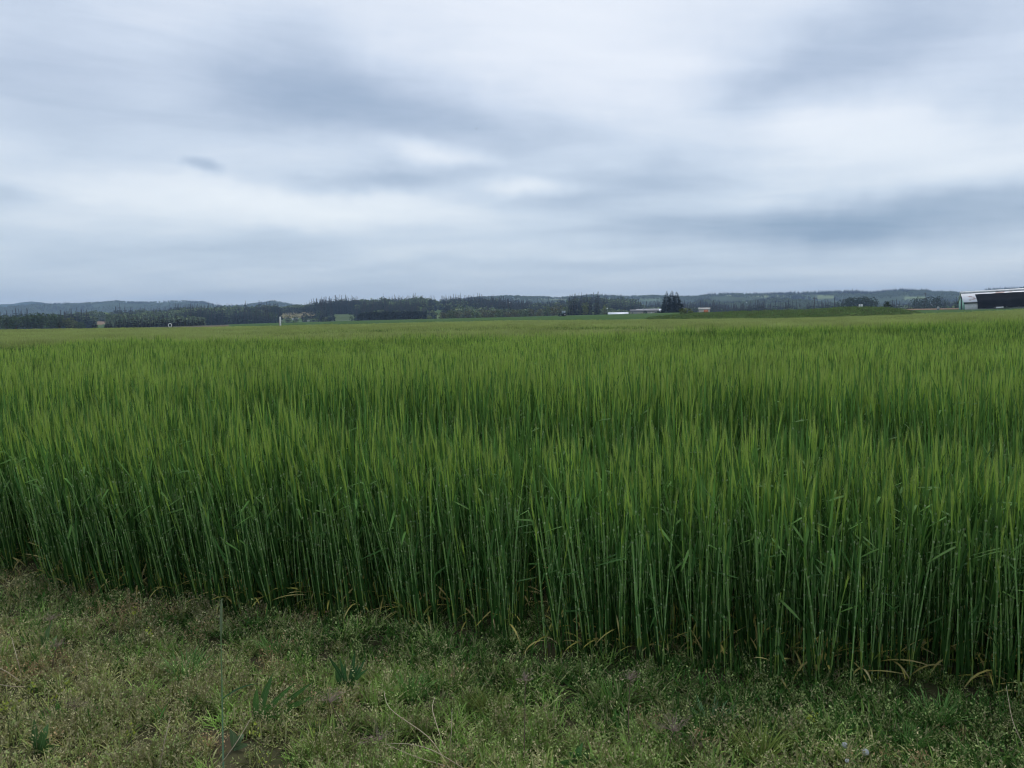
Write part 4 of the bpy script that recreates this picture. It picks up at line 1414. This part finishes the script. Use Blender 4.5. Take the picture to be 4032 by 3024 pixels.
for i in range(13):
    x = 9 + i * 3.6
    m = MB(); m.box((x, -1.40, -.45), (x + .35, -1.22, -.30)); m.obj('weight', grey_m, cl_)
m = MB(); m.box((9.5, -1.9, -.75), (11.8, -1.5, -.25)); tr = m.obj('pallet_top', white_m); tr.name = 'white_trough'
tr.matrix_world = Matrix.Translation(t.location) @ t.rotation_euler.to_matrix().to_4x4()
tag(tr, 'small white trough lying at the foot of the black barn cloth', 'trough')

# sign box on the mound
p = onz(3388, 196); p[2] = float(mound_z(p[0], p[1]))
rz = -math.atan2(p[0], p[1])
t = thing('sign_board', 'small white double board on a post on top of the mound', 'sign', p, rz)
hb_ = .75
for x in (-.40, .06):
    m = MB(); m.box((x, -.05, .15), (x + .36, .0, .15 + hb_)); m.obj('board', white_m, t)
m = MB(); m.box((.44, -.02, -.1), (.52, .06, .95)); m.box((-.5, .01, -.1), (-.42, .06, .95)); m.obj('post', dark_m, t)
p = onz(3377, 190); p[2] = float(mound_z(p[0], p[1]))
t = thing('stake', 'short pale stake below the white double board', 'stake', p, rz)
m = MB(); m.tube([(0, 0, -.1), (.02, 0, .45)], [.06, .05], 6, (1, 1, 1), True); m.obj('stake_post', cream_m, t)
m = MB(); m.tube([(0, 0, -.02), (0, 0, .1)], [.14, .1], 8, (1, 1, 1), True); m.obj('collar', white_m, t)

# utility poles
for px, top, d, lab in ((3206, 1170, 520, 'dark wooden utility pole beyond the mound'), (3641, 1152, 640, 'dark wooden utility pole rising behind the ploughed strip'), (1719, 1235, 560, 'thin pale utility pole beside the hedge end')):
    p, rz = base_frame(px, d)
    ht = zpy(px, top, d) - p[2]
    t = thing('utility_pole', lab, 'pole', p, rz)
    m = MB(); m.tube([(0, 0, 0), (0, 0, ht)], [.20, .13], 8, (1, 1, 1), True); m.obj('pole', wood_m, t)
    m = MB(); m.box((-1.1, -.08, ht - .9), (1.1, .08, ht - .72)); a_ = m.obj('crossarm', wood_m, t)
    for x in (-.95, 0, .95):
        m = MB(); m.tube([(x, 0, ht - .72), (x, 0, ht - .5)], [.06, .04], 6, (1, 1, 1)); m.obj('insulator', grey_m, a_)

# concrete-coloured stub by the ploughed strip
p, rz = base_frame(3693, 345)
t = thing('standpipe', 'grey stubby standpipe at the front of the ploughed strip', 'pipe', p, rz)
m = MB(); m.tube([(0, 0, 0), (0, 0, 1.0)], [.5, .42], 10, (1, 1, 1), True); m.obj('riser', grey_m, t)
m = MB(); m.box((-.3, -.3, 1.0), (.3, .3, 1.35)); m.obj('head', grey_m, t)

# far farm buildings
FAR = [(1150, 1172, 1260, 905, 1.9, 'white far farmhouse with layered roofs right of the white post', 'house'), (1195, 1218, 1266, 880, 1.6, 'long white far building below the pointed conifer', 'house'),
       (1254, 1267, 1258, 900, 1.6, 'small white barn on the pale green slope', 'barn'), (1124, 1130, 1256, 905, 1.4, 'tiny white hut just right of the white post', 'hut'),
       (1962, 1978, 1209, 950, 4.5, 'white house on the wooded slope, nearer the dark hedge', 'house'), (1996, 2008, 1206, 950, 5.0, 'white house on the wooded slope, nearer the dark firs', 'house'),
       (394, 414, 1254, 1000, 2.0, 'far white shed seen between broadleaf wood and conifer row', 'shed'), (314, 326, 1264, 900, 2.0, 'tiny white house right behind the broadleaf wood', 'house'),
       (2936, 2944, 1203, 1500, 4, 'tiny bright white house on the hillside above the mound', 'house'), (3530, 3538, 1194, 900, 2.2, 'tiny white building left of the ploughed strip', 'house'), (3662, 3672, 1191, 900, 2.0, 'tiny white building behind the ploughed strip', 'house')]
for x0, x1, yb, d, hgt, lab, cat in FAR:
    hill_ = hillE if d > 1400 else hillA
    aa_ = az_of((x0 + x1) / 2)
    rs_ = np.linspace(hill_.r0 + 20, hill_.rc, 60)
    zs_ = hill_.z(rs_ * math.sin(aa_), rs_ * math.cos(aa_))
    _, pys = project(np.stack([rs_ * math.sin(aa_), rs_ * math.cos(aa_), zs_], 1))
    q_ = int(np.argmin(np.abs(pys - yb))); d = rs_[q_]
    p = at((x0 + x1) / 2, yb, d)
    p0 = at(x0, yb, d)
    Lw = (x1 - x0) / FPX * d
    hgt = hgt * .55 * d / 900
    lift = max(0.0, min(p0[2] - zs_[q_], 14.0))
    t = thing('far_' + cat, lab, cat, (p0[0], p0[1], zs_[q_] - 2.0 + lift), -math.atan2(p[0], p[1]))
    if lift > .5:
        m = MB(); m.prism([(-2, -lift), (7, -lift), (5.5, 2), (-.5, 2)], -2, Lw + 2, (.07, .1, .045)); m.obj('garden_bank', hillm, t)
    m = MB(); m.prism([(0, 0), (5, 0), (5, 2 + hgt), (0, 2 + hgt)], 0, Lw); m.obj('wall', white_m, t)
    m = MB(); m.prism([(-.4, 2 + hgt), (5.4, 2 + hgt), (2.5, 2 + hgt * 1.6)], -.3, Lw + .3); m.obj('roof', roofw_m, t)
    m = MB(); m.box((Lw * .35, -.06, 2.2), (Lw * .35 + min(1.0, Lw * .3), -.01, 2 + hgt * .75)); m.obj('window', glass_m, t)

# birds high over the field
for px, py, d, s, lab in ((1877, 508, 120, .20, 'biggest dark bird flying high over the middle of the field'), (1725, 602, 170, .14, 'tiny bird just below and left of the biggest one'), (1018, 648, 190, .15, 'tiny bird above the small dark cloud, leftmost'),
                          (1145, 636, 190, .14, 'tiny bird above the white post, right of the leftmost bird'), (2762, 753, 180, .14, 'tiny bird high above the spruces'), (2289, 873, 180, .14, 'tiny bird low above the dark firs')):
    p = at(px, py, d)
    m = MB()
    m.tube([(-.5 * s, 0, 0), (-.3 * s, 0, .02 * s), (.1 * s, 0, .03 * s), (.4 * s, 0, 0), (.62 * s, 0, 0)], np.array([.02, .12, .15, .07, .02]) * s, 6, (1, 1, 1))
    for sg in (-1, 1):
        m.add([(-.22 * s, 0, .08 * s), (.18 * s, 0, .08 * s), (.10 * s, sg * .45 * s, .26 * s), (.32 * s, sg * .95 * s, .12 * s)], [(0, 1, 2), (1, 3, 2)], (1, 1, 1))
    o = m.obj('bird', dark_m)
    o.location = [float(q) for q in p]; o.rotation_euler = (0, 0, gt.random() * 3)
    tag(o, lab, 'bird', 'birds in the sky')

# ------------------------------------------------------------------ single plants on the verge
def gp(px, py, z=0.0):
    v = pdir(px, py)
    t_ = (CAM_H - z) / -v[2]
    return np.array([v[0] * t_, v[1] * t_, z])


def plant(name, label, base, cat='plant', group=None):
    b = np.array([base[0], base[1], float(near_bump(np.array(base[0]), np.array(base[1])))])
    return thing(name, label, cat, b, 0, group), b


gw = np.random.default_rng(99)
weedm = veg('weed_leaf', .65, .25, .2, .08)
strawm = veg('dry_straw', .7, .1, .2, .2)
fluffm = veg('seed_fluff', .8, .4, .05, .1)


def chain(pts, n=10):
    """smooth curve through points"""
    pts = np.asarray(pts, float)
    u = np.linspace(0, len(pts) - 1, n)
    out = np.stack([np.interp(u, np.arange(len(pts)), pts[:, k]) for k in range(3)], 1)
    for _ in range(2):
        out[1:-1] = (out[:-2] + 2 * out[1:-1] + out[2:]) / 4
    return out


# tall foxtail grass
t, b = plant('foxtail_grass', 'single tall foxtail grass with a slim grey green seed head before the barley', gp(880, 3075), 'grass')
d0 = math.hypot(b[0], b[1])
pt = lambda px, py: at(px, py, d0) - b
stal = MB(); cv = chain([(0, 0, 0), pt(877, 2900), pt(874, 2700), pt(870, 2505)], 12)
stal.tube(cv, np.linspace(.0032, .0018, 12), 6, np.linspace((.17, .30, .20), (.20, .30, .13), 12)); stal.obj('stalk', weedm, t)
m = MB(); cv = chain([pt(875, 2752), pt(925, 2715), pt(975, 2697), pt(1020, 2690)], 8)
m.ribbon(cv, [.006, .008, .0085, .008, .007, .0055, .0035, .001], (0, -.5, .85), (.08, .17, .08)); m.obj('leaf', weedm, t)
m = MB(); a0, a1 = pt(870, 2508), pt(872, 2362)
hu = np.linspace(0, 1, 9)
m.tube(a0 + (a1 - a0) * hu[:, None], np.array([.0015, .0034, .0044, .0047, .0047, .0044, .0040, .0032, .0010]), 8, (.24, .31, .17))
for i in range(260):
    u = gw.random(); q = a0 + (a1 - a0) * u; a = gw.random() * 6.28
    o_ = np.array([math.cos(a), math.sin(a), .7]); o_ /= np.linalg.norm(o_)
    m.ribbon([q + o_ * .004, q + o_ * .0085], [.0012, .0003], (-math.sin(a), math.cos(a), 0), np.array([.24, .29, .18]) * gw.uniform(.7, 1.2))
m.obj('seed_head', weedm, t)


# broad-leaved rosettes
def rosette(label, px, py, leaves, col, wid, name='plantain'):
    t, b = plant(name, label, gp(px, py))
    d0 = math.hypot(b[0], b[1])
    for tx, ty, lean in leaves:
        tip = at(tx, ty, d0 + lean) - b
        mid = tip * .5 + np.array([0, 0, .012]) + gw.normal(0, .006, 3)
        cv = chain([(gw.normal(0, .006), gw.normal(0, .006), 0), mid, tip], 9)
        u = np.linspace(0, 1, 9)
        w = wid * np.sin(np.clip(u * .93 + .10, 0, 1) * math.pi) ** .8 * gw.uniform(.85, 1.15); w[-1] = .001
        c = np.array(col) * gw.uniform(.8, 1.2)
        m = MB()
        sd = np.cross(tip, np.array([0, 1.0, .25])); sd /= np.linalg.norm(sd)
        dep = np.array([0, -.12, .1])
        m.ribbon(cv - sd * (w / 4)[:, None] + dep * (w / 3)[:, None], w / 2, sd + np.array([0, .35, 0]), c)
        m.ribbon(cv + sd * (w / 4)[:, None] + dep * (w / 3)[:, None], w / 2, sd - np.array([0, .35, 0]), c * .88)
        lf_ = m.obj('leaf', weedm, t)
        m = MB(); m.ribbon(cv + dep * .012, np.linspace(.0022, .0006, 9), sd, c * 1.5 + .03); m.obj('midrib', weedm, lf_)


rosette('dark upright ribwort plantain with narrow leaves in the middle of the verge', 1372, 2748,
        [(1290, 2580, -.02), (1338, 2590, 0), (1398, 2560, 0), (1412, 2610, .03), (1452, 2632, -.05), (1360, 2610, .05), (1440, 2590, .04), (1320, 2640, -.06)], (.055, .135, .045), .020)
rosette('pale green broad-leaved plantain right of the tall foxtail', 1015, 2850,
        [(1012, 2705, -.03), (1075, 2650, .06), (1160, 2690, .0), (1238, 2680, .1), (1250, 2735, .02), (1058, 2770, -.08), (1105, 2840, -.1)], (.085, .185, .050), .026)
rosette('clump of broad leaves at the bottom edge below the middle of the verge', 2290, 3035,
        [(2296, 2922, 0), (2240, 2960, -.02), (2350, 2985, -.03), (2200, 3000, -.05), (2330, 2950, .05)], (.085, .19, .06), .030)
rosette('toothed dock leaves at the bottom left of the verge', 150, 2985,
        [(135, 2830, .03), (190, 2850, .06), (110, 2900, -.03), (210, 2905, 0), (165, 2880, -.05), (240, 2940, -.04)], (.075, .155, .050), .030, 'dock_plant')
rosette('single pale dock leaf standing among dry grass near the left edge', 190, 2560, [(205, 2450, 0), (160, 2500, -.02), (225, 2500, .03)], (.12, .20, .075), .024, 'dock_plant')
rosette('small grey green leaf pair at the bottom right of the foxtail', 930, 2950, [(905, 2870, 0), (960, 2890, .03), (985, 2930, -.02)], (.11, .17, .08), .024, 'dock_plant')


# dead umbels
def umbel(label, head, base, r, n=26):
    b0 = gp(*base); t, b = plant('dried_umbel', label, b0, 'plant', 'dried umbels on the verge')
    d0 = math.hypot(b[0], b[1])
    hp_ = at(head[0], head[1], d0) - b
    m = MB(); cv = chain([(0, 0, 0), hp_ * .5 + gw.normal(0, .008, 3), hp_], 8)
    m.tube(cv, np.linspace(.0022, .0014, 8), 5, (.16, .11, .085)); m.obj('stem', strawm, t)
    m = MB()
    for i in range(n):
        o_ = gw.normal(size=3); o_[2] = abs(o_[2]) * .9 + .15; o_ /= np.linalg.norm(o_)
        L = r * gw.uniform(.5, 1.1)
        c = np.array([.26, .20, .16]) * gw.uniform(.7, 1.4)
        e = hp_ + o_ * L
        m.ribbon([hp_, hp_ + o_ * L * .5 + gw.normal(0, .003, 3), e], [.0016, .0013, .0009], np.cross(o_, (0.2, 1, .1)), c)
        for k in range(5):
            o2 = o_ + gw.normal(0, .55, 3)
            m.ribbon([e, e + o2 * r * .20], [.0011, .0007], np.cross(o2, (1, .3, .2)), c * gw.uniform(.9, 1.5))
    m.obj('head', strawm, t)


for args in (('fluffy grey dried umbel right of the broad-leaved plantain', (1300, 2765), (1400, 2960), .055), ('brown dried umbel with bent straws at the bottom middle', (1490, 2915), (1500, 3010), .060),
             ('small grey dried umbel on a thin straight stem, middle of the verge', (2068, 2680), (2062, 3010), .036), ('grey dried umbel on a dark stem near the barley gap side', (2482, 2678), (2478, 2960), .036),
             ('largest dried umbel, straw coloured and spreading, lower right middle', (2652, 2880), (2640, 3000), .070, 40), ('low fuzzy grey dried umbel right of the largest one', (2735, 2945), (2730, 2985), .045),
             ('star shaped dried umbel among dry grass at lower left', (293, 2785), (290, 2870), .040), ('purple brown dried umbel high at the left edge', (200, 2440), (190, 2560), .040), ('purple brown dried umbel near the left edge, lower of two', (225, 2545), (200, 2660), .040)):
    umbel(*args)

# dry straws lying over the grass
for lab, pts in (('long pale straw bending over the grass at the bottom middle', [(1512, 2720, .16), (1520, 2785, .14), (1600, 2840, .12), (1700, 2905, .10), (1745, 2985, .05)]),
                 ('pale arched straw running to the bottom edge', [(1518, 2930, .08), (1600, 2925, .12), (1690, 2945, .12), (1760, 2985, .10), (1850, 3040, .05)]),
                 ('straight pale straw below the arched one', [(1520, 2930, .07), (1620, 2975, .08), (1700, 3000, .07), (1800, 3030, .05)]),
                 ('thin curved straw right of the long pale one', [(1712, 2745, .13), (1698, 2790, .12), (1728, 2880, .09), (1756, 2965, .04)]),
                 ('thin pale straw left of the foxtail, upright', [(672, 2820, .22), (645, 2930, .16), (628, 3040, .05)]),
                 ('slanting straw right of the foxtail stalk', [(990, 2825, .2), (925, 2935, .14), (845, 3040, .04)]),
                 ('upright grey straw at the left edge', [(45, 2510, .25), (72, 2610, .18), (95, 2700, .05)]), ('slanting grey straw entering at the left edge, upper', [(-20, 2620, .15), (35, 2650, .13), (78, 2682, .10)]),
                 ('slanting grey straw entering at the left edge, lower', [(-20, 2692, .12), (45, 2703, .11), (100, 2705, .08)]), ('thin bent straw at the right edge of the verge', [(3962, 2700, .16), (3985, 2840, .12), (4040, 2960, .04)]),
                 ('short bent yellow straw left of the barley, below two fallen leaves', [(340, 2600, .14), (345, 2640, .1), (348, 2655, .03)]), ('thin straw right of the lower middle dried umbel', [(1780, 2790, .16), (1778, 2880, .1), (1770, 2960, .03)])):
    P_ = [gp(x, y, z) for x, y, z in pts]
    b = P_[-1].copy()
    t = thing('straw', lab, 'straw', (b[0], b[1], 0), 0, 'dry straws on the verge')
    off = np.array([b[0], b[1], 0])
    cv = chain([q - off for q in P_], 12)
    m = MB(); m.tube(cv, np.linspace(.0011, .0020, 12), 5, np.linspace((.42, .36, .25), (.34, .27, .18), 12)); m.obj('stem', strawm, t)
    m = MB(); q = cv[5]; m.tube([q - (cv[6] - cv[5]) * .1, q, q + (cv[6] - cv[5]) * .1], [.0018, .0028, .0018], 5, (.30, .22, .14)); m.obj('node', strawm, t)

# dandelion clocks
for lab, px, py, r in (('white dandelion clock at lower right, upper of three', 3326, 2935, .0105), ('largest white dandelion clock at lower right, farthest right of three', 3407, 2962, .012), ('small white dandelion clock at lower right, lowest of three', 3336, 2996, .007), ):
    t, b = plant('dandelion_clock', lab, gp(px + 4, py + 75), 'flower', 'dandelion clocks')
    h_ = at(px, py, math.hypot(b[0], b[1])) - b
    m = MB(); m.tube(chain([(0, 0, 0), h_ * .5 + np.array([.004, 0, 0]), h_], 6), [.002] * 6, 5, (.16, .17, .08)); m.obj('stem', weedm, t)
    m = MB(); m.tube([h_ - np.array([0, 0, .003]), h_, h_ + np.array([0, 0, .003])], [.001, .003, .001], 6, (.3, .25, .15))
    for i in range(170):
        o_ = gw.normal(size=3); o_ /= np.linalg.norm(o_)
        e = h_ + o_ * r * gw.uniform(.85, 1.05); s_ = np.cross(o_, gw.normal(size=3)); s_ /= np.linalg.norm(s_)
        m.ribbon([h_, e], [.0003, .0004], s_, (.7, .7, .68))
        s2 = np.cross(o_, s_)
        m.add([e - s_ * .0032, e - s2 * .0032, e + s_ * .0032, e + s2 * .0032], [(0, 1, 2), (0, 2, 3)], (.60, .62, .63))
    m.obj('seed_ball', fluffm, t)

# yellow-green flower sprays
SPR_ = [('yellow flowering sprig at the left edge, lowest', 18, 2775, .16), ('yellow flowering sprig at the left edge, second along', 62, 2768, .15), ('yellow flowering sprig beside the grey straws', 112, 2692, .17), ('yellow flowering sprig right of the grey straws', 265, 2695, .16),
        ('yellow flowering sprig below the grey straws', 210, 2765, .13), ('yellow flowering sprig over the broad-leaved plantain base', 1002, 2848, .15), ('low yellow flowering sprig at the bottom, below the plantain', 1030, 2962, .13), ('yellow flowering sprig beside the fluffy grey umbel', 1242, 2870, .12),
        ('yellow flowering sprig by the bare soil patch at right', 3205, 2825, .11), ('pale yellow flowering sprig in the upper left verge', 530, 2395, .15), ('yellow flowering sprig in the upper left verge, second', 590, 2480, .15), ('yellow flowering sprig at lower left below the star umbel', 515, 2862, .13)]
for lab, px, py, h in SPR_:
    q = gp(px, py, h)
    t, b = plant('mustard_sprig', lab, q, 'flower', 'yellow flowering sprigs')
    m = MB(); m.tube(chain([(0, 0, 0), (gw.normal(0, .01), gw.normal(0, .01), h * .5), (0, 0, h)], 6), np.linspace(.0018, .001, 6), 5, (.12, .15, .06)); m.obj('stem', weedm, t)
    m = MB()
    for i in range(9):
        a = gw.random() * 6.28; e = np.array([math.cos(a), math.sin(a), 0]) * .020 * gw.random() + np.array([0, 0, h + gw.uniform(-.035, .012)])
        m.ribbon([(0, 0, h - .03), e], [.0008, .0006], (0, 1, 0), (.14, .2, .06))
        for k in range(2):
            o_ = gw.normal(size=3) * .0032; o2 = gw.normal(size=3) * .0032
            m.add([e - o_, e - o2, e + o_, e + o2], [(0, 1, 2), (0, 2, 3)], np.array([.36, .42, .07]) * gw.uniform(.7, 1.15))
    m.obj('flowers', weedm, t)

# fresh grass clumps that stand out
for lab, px, py, hgt, c in (('bright green grass clump left of the foxtail', 735, 2690, .17, (.16, .32, .09)), ('yellow green grass clump at the bottom below the fluffy grey umbel', 1285, 3000, .16, (.22, .31, .07)), ('green grass clump below the barley, right of the middle', 2420, 2790, .17, (.14, .28, .06)),
                            ('large yellow green grass clump at lower right', 2985, 3010, .19, (.23, .31, .07)), ('green grass clump close under the barley at right', 3690, 2840, .18, (.15, .30, .08)), ('fresh pale grass clump under the barley left of the plantain', 1080, 2580, .14, (.16, .29, .08)),
                            ('yellowish grass clump left of the small grey umbel', 1930, 2790, .13, (.24, .29, .08)), ('dark green grass clump right of the dandelion clocks', 3560, 2960, .14, (.10, .22, .05)), ('green grass clump right of the plantain', 1620, 2770, .14, (.14, .28, .07)), ('bluish grass clump left of the large yellow green one', 2800, 2860, .13, (.15, .27, .12))):
    t, b = plant('grass_clump', lab, gp(px, py), 'grass', 'grass clumps on the verge')
    for half in range(2):
        m = MB()
        for i in range(38):
            a = gw.random() * 6.28; r = .04 * math.sqrt(gw.random())
            leaf_blade(m, (r * math.cos(a), r * math.sin(a), -.01), a + gw.normal(0, .6), gw.uniform(.05, .75), gw.uniform(.2, .9), hgt * gw.uniform(.6, 1.15), .0048, np.array(c) * gw.uniform(.65, 1.3) * (.8 if half else 1), gw, seg=4)
        m.obj('blades', grassm, t)
    m = MB(); m.tube([(0, 0, -.02), (0, 0, .012), (0, 0, .03)], [.03, .026, .004], 8, np.array(c) * .5); m.obj('crown', grassm, t)
